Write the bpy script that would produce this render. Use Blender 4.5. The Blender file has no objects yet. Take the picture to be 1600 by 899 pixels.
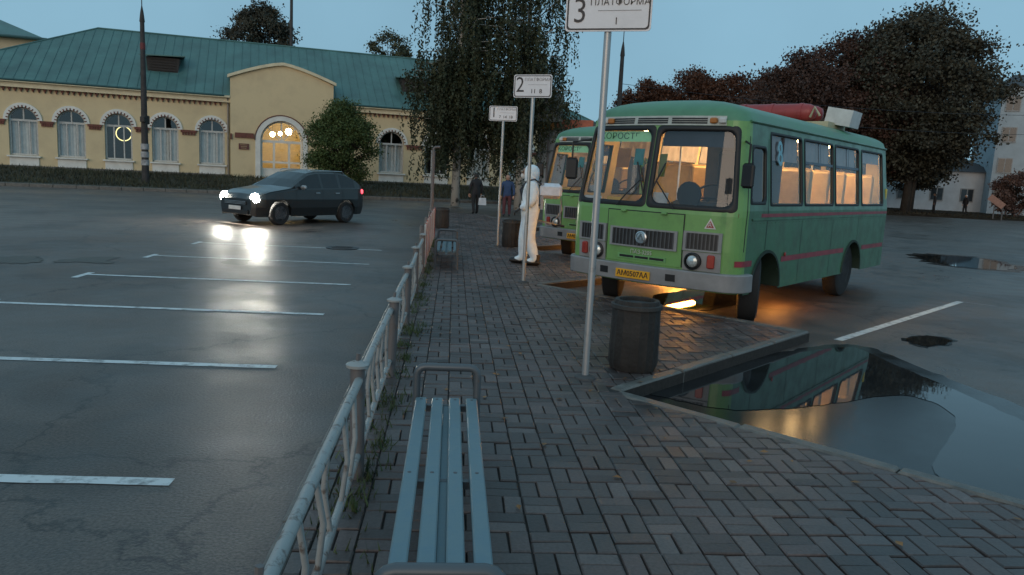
import bpy, math, random
import numpy as np
from mathutils import Vector, Matrix, Euler

# ------------------------------------------------------------------ camera, sky, sun, exposure
S = bpy.context.scene
COL = S.collection
R = math.radians
CAM_H, YAW, PITCH, ROLL, FPX = 1.82, R(4.75), R(8.6), R(2.9), 1180.0
cam_d = bpy.data.cameras.new('camera')
cam = bpy.data.objects.new('camera', cam_d)
COL.objects.link(cam)
S.camera = cam
cam_d.sensor_width = 36.0
cam_d.lens = 36.0 * FPX / 1600.0
cam_d.clip_start, cam_d.clip_end = 0.05, 2000
cam.location = (0, 0, CAM_H)
cam.rotation_euler = (Matrix.Rotation(-YAW, 3, 'Z') @ Matrix.Rotation(R(90) - PITCH, 3, 'X') @ Matrix.Rotation(ROLL, 3, 'Z')).to_euler()

SUN_AZ, SUN_EL = R(205), R(9)
world = bpy.data.worlds.new('World')
S.world = world
world.use_nodes = True
wn = world.node_tree
wn.nodes.clear()
sky = wn.nodes.new('ShaderNodeTexSky')
sky.sky_type = 'NISHITA'
sky.sun_disc = False
sky.sun_elevation = SUN_EL
sky.sun_rotation = SUN_AZ
sky.air_density, sky.dust_density, sky.ozone_density = 1.0, 0.6, 4.0
# thin even cloud veil at dusk over the clear sky
tint = wn.nodes.new('ShaderNodeMix')
tint.data_type = 'RGBA'
tint.inputs[0].default_value = 0.92
tint.inputs[7].default_value = (2.15, 3.85, 4.95, 1)
wtc = wn.nodes.new('ShaderNodeTexCoord')
wns = wn.nodes.new('ShaderNodeTexNoise')
wns.inputs['Scale'].default_value = 2.2
wns.inputs['Detail'].default_value = 5
wmr = wn.nodes.new('ShaderNodeMapRange')
wmr.inputs[1].default_value, wmr.inputs[2].default_value, wmr.inputs[3].default_value, wmr.inputs[4].default_value = 0.3, 0.7, 0.9, 1.1
wsc = wn.nodes.new('ShaderNodeVectorMath')
wsc.operation = 'SCALE'
wn.links.new(wtc.outputs['Generated'], wns.inputs['Vector'])
wn.links.new(wns.outputs[0], wmr.inputs[0])
wn.links.new(tint.outputs[2], wsc.inputs[0])
wn.links.new(wmr.outputs[0], wsc.inputs['Scale'])
bgn = wn.nodes.new('ShaderNodeBackground')
bgn.inputs['Strength'].default_value = 0.12
wout = wn.nodes.new('ShaderNodeOutputWorld')
wn.links.new(sky.outputs[0], tint.inputs[6])
wn.links.new(wsc.outputs[0], bgn.inputs['Color'])
wn.links.new(bgn.outputs[0], wout.inputs['Surface'])

sun_d = bpy.data.lights.new('sun', 'SUN')
sun = bpy.data.objects.new('sun', sun_d)
COL.objects.link(sun)
sun_d.energy = 1.15
sun_d.angle = R(50)
sun_d.color = (1.0, 0.74, 0.52)
sd = Vector((math.sin(SUN_AZ) * math.cos(SUN_EL), math.cos(SUN_AZ) * math.cos(SUN_EL), math.sin(SUN_EL)))
sun.rotation_euler = sd.to_track_quat('Z', 'Y').to_euler()
sun.location = (0, -20, 30)

S.view_settings.view_transform = 'Standard'
S.view_settings.look = 'None'
S.view_settings.exposure = 0.0
S.view_settings.gamma = 1.0
S.view_settings.use_curve_mapping = False
S.render.engine = 'CYCLES'
S.cycles.use_denoising = True
S.cycles.max_bounces = 7
S.cycles.diffuse_bounces = 3
S.cycles.glossy_bounces = 4
S.cycles.transparent_max_bounces = 12
S.cycles.sample_clamp_indirect = 6.0
S.cycles.caustics_reflective = False
S.cycles.caustics_refractive = False

rnd = random.Random(7)
nrg = np.random.default_rng(11)

# ------------------------------------------------------------------ pixel maths, used only to rank the paving bricks by their size in view
def proj(x, y, z):
    z -= CAM_H
    X = x * math.cos(YAW) - y * math.sin(YAW)
    fw = x * math.sin(YAW) + y * math.cos(YAW)
    d = fw * math.cos(PITCH) - z * math.sin(PITCH)
    dn = -z * math.cos(PITCH) - fw * math.sin(PITCH)
    a, b = X / d * FPX, dn / d * FPX
    return 800 + a * math.cos(ROLL) - b * math.sin(ROLL), 449.5 + a * math.sin(ROLL) + b * math.cos(ROLL)

# ------------------------------------------------------------------ materials
MATS = {}
def M(name, col, rough=0.6, metal=0.0, ns=6.0, na=0.12, bump=0.0, bs=40.0, emit=None, es=0.0, spec=0.5, rvar=0.0, coat=0.0, col2=None, ramp=(0.4, 0.65)):
    if name in MATS:
        return MATS[name]
    m = bpy.data.materials.new(name)
    m.use_nodes = True
    nt = m.node_tree
    p = nt.nodes['Principled BSDF']
    p.inputs['Roughness'].default_value = rough
    p.inputs['Metallic'].default_value = metal
    p.inputs['Specular IOR Level'].default_value = spec
    p.inputs['Coat Weight'].default_value = coat
    p.inputs['Coat Roughness'].default_value = 0.12
    tc = nt.nodes.new('ShaderNodeTexCoord')
    n1 = nt.nodes.new('ShaderNodeTexNoise')
    n1.inputs['Scale'].default_value = ns
    n1.inputs['Detail'].default_value = 6
    n1.inputs['Roughness'].default_value = 0.65
    nt.links.new(tc.outputs['Object'], n1.inputs['Vector'])
    mix = nt.nodes.new('ShaderNodeMix')
    mix.data_type = 'RGBA'
    c = list(col) + [1]
    if col2 is None:
        mix.inputs[6].default_value = [max(0, v * (1 - na * 2)) for v in col] + [1]
        mix.inputs[7].default_value = [min(1, v * (1 + na * 2)) for v in col] + [1]
        mp = nt.nodes.new('ShaderNodeMapRange')
        mp.inputs[1].default_value, mp.inputs[2].default_value = 0.25, 0.75
        nt.links.new(n1.outputs[0], mp.inputs[0])
        nt.links.new(mp.outputs[0], mix.inputs[0])
    else:
        mix.inputs[6].default_value = c
        mix.inputs[7].default_value = list(col2) + [1]
        mp = nt.nodes.new('ShaderNodeMapRange')
        mp.inputs[1].default_value, mp.inputs[2].default_value = ramp
        nt.links.new(n1.outputs[0], mp.inputs[0])
        nt.links.new(mp.outputs[0], mix.inputs[0])
    nt.links.new(mix.outputs[2], p.inputs['Base Color'])
    if rvar:
        mr = nt.nodes.new('ShaderNodeMapRange')
        mr.inputs[1].default_value, mr.inputs[2].default_value = 0.3, 0.7
        mr.inputs[3].default_value, mr.inputs[4].default_value = max(0.02, rough - rvar), min(1, rough + rvar)
        nt.links.new(n1.outputs[0], mr.inputs[0])
        nt.links.new(mr.outputs[0], p.inputs['Roughness'])
    if bump:
        n2 = nt.nodes.new('ShaderNodeTexNoise')
        n2.inputs['Scale'].default_value = bs
        n2.inputs['Detail'].default_value = 4
        nt.links.new(tc.outputs['Object'], n2.inputs['Vector'])
        b = nt.nodes.new('ShaderNodeBump')
        b.inputs['Strength'].default_value = bump
        b.inputs['Distance'].default_value = 0.02
        nt.links.new(n2.outputs[0], b.inputs['Height'])
        nt.links.new(b.outputs[0], p.inputs['Normal'])
    if emit:
        p.inputs['Emission Color'].default_value = list(emit) + [1]
        p.inputs['Emission Strength'].default_value = es
    MATS[name] = m
    return m

def glass(name, tintc=(0.75, 0.8, 0.8), refl=0.09, rough=0.02):
    if name in MATS:
        return MATS[name]
    m = bpy.data.materials.new(name)
    m.use_nodes = True
    nt = m.node_tree
    nt.nodes.clear()
    o = nt.nodes.new('ShaderNodeOutputMaterial')
    t = nt.nodes.new('ShaderNodeBsdfTransparent')
    t.inputs[0].default_value = list(tintc) + [1]
    g = nt.nodes.new('ShaderNodeBsdfGlossy')
    g.inputs['Roughness'].default_value = rough
    geo = nt.nodes.new('ShaderNodeNewGeometry')
    dot = nt.nodes.new('ShaderNodeVectorMath')
    dot.operation = 'DOT_PRODUCT'
    nt.links.new(geo.outputs['Normal'], dot.inputs[0])
    nt.links.new(geo.outputs['Incoming'], dot.inputs[1])
    def mth(op, a, b=None):
        n = nt.nodes.new('ShaderNodeMath')
        n.operation = op
        for k, v in enumerate((a, b)):
            if v is None: continue
            if isinstance(v, (int, float)): n.inputs[k].default_value = v
            else: nt.links.new(v, n.inputs[k])
        n.use_clamp = True
        return n.outputs[0]
    sch = mth('POWER', mth('SUBTRACT', 1.0, mth('ABSOLUTE', dot.outputs['Value'])), 5.0)
    fac = mth('ADD', mth('MULTIPLY', sch, 0.92), 0.05 + refl)
    mx = nt.nodes.new('ShaderNodeMixShader')
    nt.links.new(fac, mx.inputs[0])
    nt.links.new(t.outputs[0], mx.inputs[1])
    nt.links.new(g.outputs[0], mx.inputs[2])
    nt.links.new(mx.outputs[0], o.inputs[0])
    MATS[name] = m
    return m

def emis(name, col, s):
    if name in MATS:
        return MATS[name]
    m = bpy.data.materials.new(name)
    m.use_nodes = True
    p = m.node_tree.nodes['Principled BSDF']
    p.inputs['Base Color'].default_value = (0.6, 0.6, 0.6, 1)
    p.inputs['Emission Color'].default_value = list(col) + [1]
    p.inputs['Emission Strength'].default_value = s
    MATS[name] = m
    return m

# ------------------------------------------------------------------ mesh helpers
class MB:
    def __init__(self):
        self.v, self.f, self.mi = [], [], []
        self.cur = 0
    def add(self, vs, fs):
        o = len(self.v)
        self.v += [tuple(p) for p in vs]
        for f in fs:
            self.f.append(tuple(i + o for i in f))
            self.mi.append(self.cur)
        return self
    def box(self, c, s, rz=0.0, rx=0.0, ry=0.0):
        hx, hy, hz = s[0] / 2, s[1] / 2, s[2] / 2
        m = Euler((rx, ry, rz)).to_matrix()
        vs = [Vector(c) + m @ Vector((x, y, z)) for x in (-hx, hx) for y in (-hy, hy) for z in (-hz, hz)]
        return self.add(vs, [(0, 1, 3, 2), (4, 6, 7, 5), (0, 4, 5, 1), (2, 3, 7, 6), (0, 2, 6, 4), (1, 5, 7, 3)])
    def bbox(self, c, s, b=0.01, rz=0.0):
        # box with bevelled edges
        hx, hy, hz = s[0] / 2, s[1] / 2, s[2] / 2
        b = min(b, hx * .9, hy * .9, hz * .9)
        m = Matrix.Rotation(rz, 3, 'Z')
        prof = [(-hz, b), (-hz + b, 0), (hz - b, 0), (hz, b)]
        vs, fs = [], []
        for z, i in prof:
            x, y = hx - i, hy - i
            q = b * 0.6
            ring = [(x, -y + q), (x, y - q), (x - q, y), (-x + q, y), (-x, y - q), (-x, -y + q), (-x + q, -y), (x - q, -y)]
            vs += [Vector(c) + m @ Vector((a, d, z)) for a, d in ring]
        for k in range(3):
            for i in range(8):
                fs.append((k * 8 + i, k * 8 + (i + 1) % 8, k * 8 + 8 + (i + 1) % 8, k * 8 + 8 + i))
        fs.append(tuple(range(7, -1, -1)))
        fs.append(tuple(range(24, 32)))
        return self.add(vs, fs)
    def tube(self, pts, r, n=8, cap=True):
        pts = [Vector(p) for p in pts]
        rs = r if isinstance(r, (list, tuple)) else [r] * len(pts)
        vs, fs = [], []
        u = None
        for i, p in enumerate(pts):
            t = (pts[min(i + 1, len(pts) - 1)] - pts[max(i - 1, 0)])
            t.normalize()
            if u is None:
                a = Vector((0, 0, 1)) if abs(t.z) < 0.9 else Vector((1, 0, 0))
                u = t.cross(a).normalized()
            else:
                u = (u - t * u.dot(t)).normalized()
            w = t.cross(u)
            for k in range(n):
                an = 2 * math.pi * k / n
                vs.append(p + (u * math.cos(an) + w * math.sin(an)) * rs[i])
        for i in range(len(pts) - 1):
            for k in range(n):
                fs.append((i * n + k, i * n + (k + 1) % n, (i + 1) * n + (k + 1) % n, (i + 1) * n + k))
        if cap:
            fs.append(tuple(range(n - 1, -1, -1)))
            fs.append(tuple(range((len(pts) - 1) * n, len(pts) * n)))
        return self.add(vs, fs)
    def lathe(self, prof, n=20, c=(0, 0, 0), axis='Z', flute=0.0, closed=False):
        vs, fs = [], []
        for r, z in prof:
            for k in range(n):
                a = 2 * math.pi * k / n
                rr = r * (1 - (flute if k % 2 else 0))
                x, y = rr * math.cos(a), rr * math.sin(a)
                q = (x, y, z) if axis == 'Z' else ((z, x, y) if axis == 'X' else (x, z, y))
                vs.append((c[0] + q[0], c[1] + q[1], c[2] + q[2]))
        L = len(prof)
        for i in range(L - 1 + (1 if closed else 0)):
            j = (i + 1) % L
            for k in range(n):
                fs.append((i * n + k, i * n + (k + 1) % n, j * n + (k + 1) % n, j * n + k))
        if not closed:
            if prof[0][0] > 1e-6:
                fs.append(tuple(range(n - 1, -1, -1)))
            if prof[-1][0] > 1e-6:
                fs.append(tuple(range((L - 1) * n, L * n)))
        return self.add(vs, fs)
    def prism(self, poly, z0, z1):
        n = len(poly)
        vs = [(x, y, z0) for x, y in poly] + [(x, y, z1) for x, y in poly]
        fs = [tuple(range(n - 1, -1, -1)), tuple(range(n, 2 * n))]
        fs += [(i, (i + 1) % n, n + (i + 1) % n, n + i) for i in range(n)]
        return self.add(vs, fs)
    def grid(self, rows, close=False):
        w = len(rows[0])
        vs = [p for r in rows for p in r]
        fs = []
        for i in range(len(rows) - 1):
            for k in range(w - (0 if close else 1)):
                fs.append((i * w + k, i * w + (k + 1) % w, (i + 1) * w + (k + 1) % w, (i + 1) * w + k))
        return self.add(vs, fs)
    def mesh(self, name, mats, smooth=False, ang=None):
        me = bpy.data.meshes.new(name)
        me.from_pydata(self.v, [], self.f)
        for m in (mats if isinstance(mats, (list, tuple)) else [mats]):
            me.materials.append(m)
        if any(self.mi):
            me.polygons.foreach_set('material_index', self.mi)
        if smooth:
            me.polygons.foreach_set('use_smooth', [True] * len(me.polygons))
            if ang:
                me.set_sharp_from_angle(angle=R(ang))
        me.update()
        return me
    def build(self, name, mats, parent=None, smooth=False, ang=None, loc=None, rz=None):
        o = bpy.data.objects.new(name, self.mesh(name, mats, smooth, ang))
        COL.objects.link(o)
        o.parent = parent
        if loc is not None:
            o.location = loc
        if rz is not None:
            o.rotation_euler.z = rz
        return o

def tag(o, label=None, cat=None, group=None, kind=None):
    if label: o['label'] = label
    if cat: o['category'] = cat
    if group: o['group'] = group
    if kind: o['kind'] = kind
    return o

def empty(name, loc=(0, 0, 0), rz=0.0, label=None, cat=None, group=None):
    o = bpy.data.objects.new(name, None)
    o.empty_display_size = 0.2
    COL.objects.link(o)
    o.location = loc
    o.rotation_euler.z = rz
    return tag(o, label, cat, group)

def copy_tree(o, parent=None):
    c = o.copy()
    COL.objects.link(c)
    c.parent = parent
    for ch in list(o.children):
        copy_tree(ch, c)
    return c

def inst(me, name, parent, loc=(0, 0, 0), rot=(0, 0, 0), sc=(1, 1, 1)):
    o = bpy.data.objects.new(name, me)
    COL.objects.link(o)
    o.parent = parent
    o.location, o.rotation_euler, o.scale = loc, rot, sc
    return o

def text(s, size, mat, parent, loc, rot, name='lettering', ex=0.002, sx=1.0, bold=0.0, align='CENTER'):
    cu = bpy.data.curves.new(name, 'FONT')
    cu.body = s
    cu.size = size
    cu.align_x, cu.align_y = align, 'CENTER'
    cu.extrude = ex
    cu.offset = bold
    cu.resolution_u = 3
    t = bpy.data.objects.new('tmp_text', cu)
    COL.objects.link(t)
    bpy.context.view_layer.update()
    me = bpy.data.meshes.new_from_object(t.evaluated_get(bpy.context.evaluated_depsgraph_get()))
    bpy.data.objects.remove(t)
    bpy.data.curves.remove(cu)
    me.materials.clear()
    me.materials.append(mat)
    o = inst(me, name, parent, loc, rot, (sx, 1, 1))
    return o

def rrect(x0, x1, y0, y1, r, n=4):
    out = []
    for cx, cy, a0 in ((x1 - r, y0 + r, -90), (x1 - r, y1 - r, 0), (x0 + r, y1 - r, 90), (x0 + r, y0 + r, 180)):
        for k in range(n + 1):
            a = R(a0 + 90 * k / n)
            out.append((cx + r * math.cos(a), cy + r * math.sin(a)))
    return out

# ------------------------------------------------------------------ ground, road, puddles
def asphalt_mat():
    m = bpy.data.materials.new('wet_asphalt')
    m.use_nodes = True
    nt = m.node_tree
    p = nt.nodes['Principled BSDF']
    tc = nt.nodes.new('ShaderNodeTexCoord')
    def noise(sc, det=5, ro=0.6):
        n = nt.nodes.new('ShaderNodeTexNoise')
        n.inputs['Scale'].default_value = sc
        n.inputs['Detail'].default_value = det
        n.inputs['Roughness'].default_value = ro
        nt.links.new(tc.outputs['Object'], n.inputs['Vector'])
        return n
    def rng(src, a, b, c, d):
        r = nt.nodes.new('ShaderNodeMapRange')
        r.inputs[1].default_value, r.inputs[2].default_value, r.inputs[3].default_value, r.inputs[4].default_value = a, b, c, d
        nt.links.new(src, r.inputs[0])
        return r.outputs[0]
    big, mid, fine = noise(0.22, 5, 0.6), noise(1.7, 6, 0.65), noise(55, 3, 0.6)
    mix = nt.nodes.new('ShaderNodeMix')
    mix.data_type = 'RGBA'
    mix.inputs[6].default_value = (0.058, 0.044, 0.037, 1)
    mix.inputs[7].default_value = (0.118, 0.090, 0.075, 1)
    nt.links.new(rng(mid.outputs[0], 0.3, 0.7, 0, 1), mix.inputs[0])
    mul = nt.nodes.new('ShaderNodeMix')
    mul.data_type = 'RGBA'
    mul.blend_type = 'MULTIPLY'
    mul.inputs[0].default_value = 1.0
    nt.links.new(mix.outputs[2], mul.inputs[6])
    cf = nt.nodes.new('ShaderNodeCombineColor')
    f = rng(fine.outputs[0], 0.3, 0.7, 0.45, 1.6)
    for i in range(3):
        nt.links.new(f, cf.inputs[i])
    nt.links.new(cf.outputs[0], mul.inputs[7])
    # cracks and old repair patches
    wv = nt.nodes.new('ShaderNodeVectorMath')
    wv.operation = 'ADD'
    sc3 = nt.nodes.new('ShaderNodeVectorMath')
    sc3.operation = 'SCALE'
    sc3.inputs['Scale'].default_value = 0.9
    nt.links.new(mid.outputs['Color'], sc3.inputs[0])
    nt.links.new(tc.outputs['Object'], wv.inputs[0])
    nt.links.new(sc3.outputs[0], wv.inputs[1])
    vor = nt.nodes.new('ShaderNodeTexVoronoi')
    vor.feature = 'DISTANCE_TO_EDGE'
    vor.inputs['Scale'].default_value = 0.33
    nt.links.new(wv.outputs[0], vor.inputs['Vector'])
    crack = rng(vor.outputs['Distance'], 0.0, 0.011, 0.35, 1.0)
    patchn = noise(0.55, 2, 0.4)
    pt = rng(patchn.outputs[0], 0.56, 0.60, 1.0, 0.72)
    pm_ = nt.nodes.new('ShaderNodeMath'); pm_.operation = 'MULTIPLY'
    nt.links.new(crack, pm_.inputs[0]); nt.links.new(pt, pm_.inputs[1])
    sc4 = nt.nodes.new('ShaderNodeVectorMath')
    sc4.operation = 'SCALE'
    nt.links.new(mul.outputs[2], sc4.inputs[0])
    nt.links.new(pm_.outputs[0], sc4.inputs['Scale'])
    nt.links.new(sc4.outputs[0], p.inputs['Base Color'])
    add = nt.nodes.new('ShaderNodeMath')
    add.operation = 'ADD'
    nt.links.new(rng(big.outputs[0], 0.35, 0.68, 0.0, 0.30), add.inputs[0])
    nt.links.new(rng(mid.outputs[0], 0.3, 0.7, 0.23, 0.42), add.inputs[1])
    nt.links.new(add.outputs[0], p.inputs['Roughness'])
    p.inputs['Specular IOR Level'].default_value = 0.5
    b = nt.nodes.new('ShaderNodeBump')
    b.inputs['Strength'].default_value = 0.4
    b.inputs['Distance'].default_value = 0.01
    nt.links.new(fine.outputs[0], b.inputs['Height'])
    b2 = nt.nodes.new('ShaderNodeBump')
    b2.inputs['Strength'].default_value = 0.12
    b2.inputs['Distance'].default_value = 0.03
    nt.links.new(mid.outputs[0], b2.inputs['Height'])
    nt.links.new(b.outputs[0], b2.inputs['Normal'])
    nt.links.new(b2.outputs[0], p.inputs['Normal'])
    return m

g = MB()
xs = [-400, -60, -30, -15, -8, -4, 0, 4, 8, 15, 30, 60, 400]
ys = [-60, 0, 4, 8, 12, 16, 22, 30, 40, 60, 100, 200, 900]
g.grid([[(x, y, 0.0) for x in xs] for y in ys])
tag(g.build('asphalt_road', asphalt_mat()), 'dark wet asphalt of the square and parking bays', kind='structure')

water = M('puddle_water', (0.02, 0.021, 0.022), rough=0.025, ns=2, na=0.2, spec=0.33, bump=0.012, bs=5)
damp = M('damp_asphalt', (0.012, 0.012, 0.013), rough=0.17, ns=3, na=0.3, spec=0.24, rvar=0.04)
def blob(name, pts, z, label, jit=0.06, mat=water, sub=4, fringe=False):
    P = []
    n = len(pts)
    for i in range(n):
        p0, p1, p2, p3 = (Vector(pts[(i + k) % n]) for k in (-1, 0, 1, 2))
        for k in range(sub):
            t = k / sub
            q = 0.5 * ((2 * p1) + (p2 - p0) * t + (2 * p0 - 5 * p1 + 4 * p2 - p3) * t * t + (3 * p1 - p0 - 3 * p2 + p3) * t ** 3)
            P.append((q.x + rnd.uniform(-jit, jit), q.y + rnd.uniform(-jit, jit)))
    mb = MB()
    mb.add([(x, y, z) for x, y in P], [tuple(range(len(P)))])
    o = mb.build(name, mat)
    if fringe:
        cx, cy = sum(p[0] for p in P) / len(P), sum(p[1] for p in P) / len(P)
        fb = MB()
        fb.add([(cx + (x - cx) * (1.22 + rnd.uniform(-.1, .1)), cy + (y - cy) * (1.22 + rnd.uniform(-.1, .1)), z - .0035) for x, y in P], [tuple(range(len(P)))])
        tag(fb.build('damp_patch', damp), 'damp asphalt round the ' + label, kind='structure')
    return tag(o, label, kind='structure')

# ------------------------------------------------------------------ saw-tooth platform of basket-weave bricks
DA = R(47)
PER = 5.8
AX = 1.42
def Ak(k): return (AX, 5.86 + PER * k)
def Bk(k): return (4.31, 8.56 + PER * k)
PZ = 0.12
TEETH = range(-1, 4)
outline = [(-0.66, -1.0), (AX, -1.0)]
for k in TEETH:
    outline += [Ak(k), Bk(k)]
outline += [Ak(4), (AX, 31.0), (-0.66, 31.0)]
outline = [p for i, p in enumerate(outline) if not (p[1] < -1.0)]
slab = MB()
slab.prism(outline, -0.05, PZ - 0.016)
joint = M('brick_joint_grit', (0.032, 0.027, 0.024), 0.85, ns=30, na=0.3)
pavement = tag(slab.build('pavement', joint), 'grey brick platform pavement with saw-tooth edge', kind='structure')

def brick_mat():
    m = bpy.data.materials.new('paving_brick')
    m.use_nodes = True
    nt = m.node_tree
    p = nt.nodes['Principled BSDF']
    geo = nt.nodes.new('ShaderNodeNewGeometry')
    oi = nt.nodes.new('ShaderNodeObjectInfo')
    a = nt.nodes.new('ShaderNodeMath'); a.operation = 'ADD'
    nt.links.new(geo.outputs['Random Per Island'], a.inputs[0])
    nt.links.new(oi.outputs['Random'], a.inputs[1])
    fr = nt.nodes.new('ShaderNodeMath'); fr.operation = 'FRACT'
    nt.links.new(a.outputs[0], fr.inputs[0])
    ramp = nt.nodes.new('ShaderNodeValToRGB')
    e = ramp.color_ramp.elements
    e[0].color, e[1].color = (0.058, 0.045, 0.042, 1), (0.140, 0.112, 0.104, 1)
    x = ramp.color_ramp.elements.new(0.25); x.color = (0.090, 0.070, 0.065, 1)
    x = ramp.color_ramp.elements.new(0.6); x.color = (0.100, 0.080, 0.075, 1)
    x = ramp.color_ramp.elements.new(0.8); x.color = (0.112, 0.080, 0.074, 1)
    nt.links.new(fr.outputs[0], ramp.inputs[0])
    n = nt.nodes.new('ShaderNodeTexNoise')
    n.inputs['Scale'].default_value = 1.1
    n.inputs['Detail'].default_value = 7
    n.inputs['Roughness'].default_value = 0.7
    nt.links.new(geo.outputs['Position'], n.inputs['Vector'])
    n2 = nt.nodes.new('ShaderNodeTexNoise')
    n2.inputs['Scale'].default_value = 60
    n2.inputs['Detail'].default_value = 4
    nt.links.new(geo.outputs['Position'], n2.inputs['Vector'])
    mr = nt.nodes.new('ShaderNodeMapRange')
    mr.inputs[1].default_value, mr.inputs[2].default_value, mr.inputs[3].default_value, mr.inputs[4].default_value = 0.3, 0.7, 0.45, 1.35
    nt.links.new(n.outputs[0], mr.inputs[0])
    mr2 = nt.nodes.new('ShaderNodeMapRange')
    mr2.inputs[1].default_value, mr2.inputs[2].default_value, mr2.inputs[3].default_value, mr2.inputs[4].default_value = 0.25, 0.75, 0.75, 1.25
    nt.links.new(n2.outputs[0], mr2.inputs[0])
    mm = nt.nodes.new('ShaderNodeMath'); mm.operation = 'MULTIPLY'
    nt.links.new(mr.outputs[0], mm.inputs[0]); nt.links.new(mr2.outputs[0], mm.inputs[1])
    vm = nt.nodes.new('ShaderNodeVectorMath'); vm.operation = 'SCALE'
    nt.links.new(ramp.outputs[0], vm.inputs[0])
    nt.links.new(mm.outputs[0], vm.inputs['Scale'])
    nt.links.new(vm.outputs[0], p.inputs['Base Color'])
    mr3 = nt.nodes.new('ShaderNodeMapRange')
    mr3.inputs[1].default_value, mr3.inputs[2].default_value, mr3.inputs[3].default_value, mr3.inputs[4].default_value = 0.35, 0.65, 0.34, 0.62
    nt.links.new(n.outputs[0], mr3.inputs[0])
    nt.links.new(mr3.outputs[0], p.inputs['Roughness'])
    b = nt.nodes.new('ShaderNodeBump')
    b.inputs['Strength'].default_value = 0.25
    b.inputs['Distance'].default_value = 0.006
    nt.links.new(n2.outputs[0], b.inputs['Height'])
    nt.links.new(b.outputs[0], p.inputs['Normal'])
    return m
BRICK = brick_mat()

edges = []
for k in range(-1, 4):
    edges.append((Ak(k), Bk(k)))
    edges.append((Bk(k), Ak(k + 1)))
def inside(x, y):
    if x < AX:
        return x > -0.62
    for k in range(-2, 4):
        (ax, ay), (bx, by), (cx, cy) = Ak(k), Bk(k), Ak(k + 1)
        if ay <= y <= cy:
            t = (x - AX) / (bx - AX)
            return ay + t * (by - ay) <= y <= cy + t * (by - cy)
    return False
def clip(poly, a, b, off):
    # keep the platform side (left of a->b when walking the outline), off metres inside the edge
    dx, dy = b[0] - a[0], b[1] - a[1]
    L = math.hypot(dx, dy)
    nx, ny = -dy / L, dx / L
    out = []
    dist = [(p[0] - a[0]) * nx + (p[1] - a[1]) * ny - off for p in poly]
    for i in range(len(poly)):
        j = (i + 1) % len(poly)
        if dist[i] >= 0: out.append(poly[i])
        if (dist[i] < 0) != (dist[j] < 0):
            t = dist[i] / (dist[i] - dist[j])
            out.append((poly[i][0] + t * (poly[j][0] - poly[i][0]), poly[i][1] + t * (poly[j][1] - poly[i][1])))
    return out
def brick_geo(mb, poly, cz, inset=0.006, tilt=(0, 0)):
    n = len(poly)
    cx = sum(p[0] for p in poly) / n
    cy = sum(p[1] for p in poly) / n
    rings = []
    for f, z in ((0, -0.03), (0, -inset), (inset, 0)):
        for x, y in poly:
            L = math.hypot(x - cx, y - cy) or 1
            q = max(0, 1 - f * 1.4 / L)
            X, Y = cx + (x - cx) * q, cy + (y - cy) * q
            rings.append((X, Y, cz + z + tilt[0] * (x - cx) + tilt[1] * (y - cy)))
    fs = []
    for r in range(2):
        for i in range(n):
            fs.append((r * n + i, r * n + (i + 1) % n, (r + 1) * n + (i + 1) % n, (r + 1) * n + i))
    fs.append(tuple(range(2 * n, 3 * n)))
    mb.add(rings, fs)

MOD = 0.2
G = 0.004
full, cut = [], []
for iy in range(int(0.8 / MOD), int(30.6 / MOD)):
    for ix in range(-4, 23):
        for h in range(2):
            x0, y0 = ix * MOD + 0.02, iy * MOD
            if (ix + iy) % 2 == 0:
                rect = (x0, x0 + MOD, y0 + h * MOD / 2, y0 + (h + 1) * MOD / 2)
            else:
                rect = (x0 + h * MOD / 2, x0 + (h + 1) * MOD / 2, y0, y0 + MOD)
            a, b, c, d = rect[0] + G, rect[1] - G, rect[2] + G, rect[3] - G
            if b < -0.6 or a > 4.4: continue
            slim = a < -0.655
            if slim: a = -0.655
            poly = [(a, c), (b, c), (b, d), (a, d)]
            ins = [inside(*p) for p in poly]
            if not any(ins): continue
            touched = False
            for e0, e1 in edges:
                lx, hx = sorted((e0[0], e1[0])); ly, hy = sorted((e0[1], e1[1]))
                if b < lx - 0.12 or a > hx + 0.12 or d < ly - 0.12 or c > hy + 0.12: continue
                q = clip(poly, e0, e1, 0.125)
                if q != poly:
                    if abs(e0[0] - AX) < 0.01 and (a + b) / 2 < AX - 0.05 or abs(e1[0] - AX) < .01 and (a + b) / 2 < AX - 0.05:
                        continue
                    poly, touched = q, True
                    if len(poly) < 3: break
            if len(poly) < 3: continue
            if touched or slim: cut.append(poly)
            else: full.append((a, b, c, d, (ix + iy) % 2))
def px_area(b):
    x, y = (b[0] + b[1]) / 2, (b[2] + b[3]) / 2
    if y < 1.2: return 0
    u, v = proj(x, y, PZ)
    if not (-5 < u < 1605 and 0 < v < 905): return 0
    return 1.0 / (x * x + y * y) ** 1.5
full.sort(key=px_area, reverse=True)
bh, bv = MB(), MB()
lw, lh = MOD / 2 - G, MOD / 4 - G
brick_geo(bh, [(-lw, -lh), (lw, -lh), (lw, lh), (-lw, lh)], 0)
brick_geo(bv, [(-lh, -lw), (lh, -lw), (lh, lw), (-lh, lw)], 0)
MEH, MEV = bh.mesh('brick_lengthwise', BRICK), bv.mesh('brick_crosswise', BRICK)
for a, b, c, d, o in full[:300]:
    inst(MEV if o else MEH, 'brick', pavement, ((a + b) / 2, (c + d) / 2, PZ + rnd.uniform(-0.006, 0.004)), (rnd.uniform(-0.024, 0.024), rnd.uniform(-0.024, 0.024), rnd.uniform(-0.02, 0.02)))
rest = MB()
for a, b, c, d, o in full[300:]:
    brick_geo(rest, [(a, c), (b, c), (b, d), (a, d)], PZ + rnd.uniform(-0.006, 0.004), tilt=(rnd.uniform(-0.022, 0.022), rnd.uniform(-0.022, 0.022)))
for poly in cut:
    brick_geo(rest, poly, PZ + rnd.uniform(-0.006, 0.004))
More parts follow.
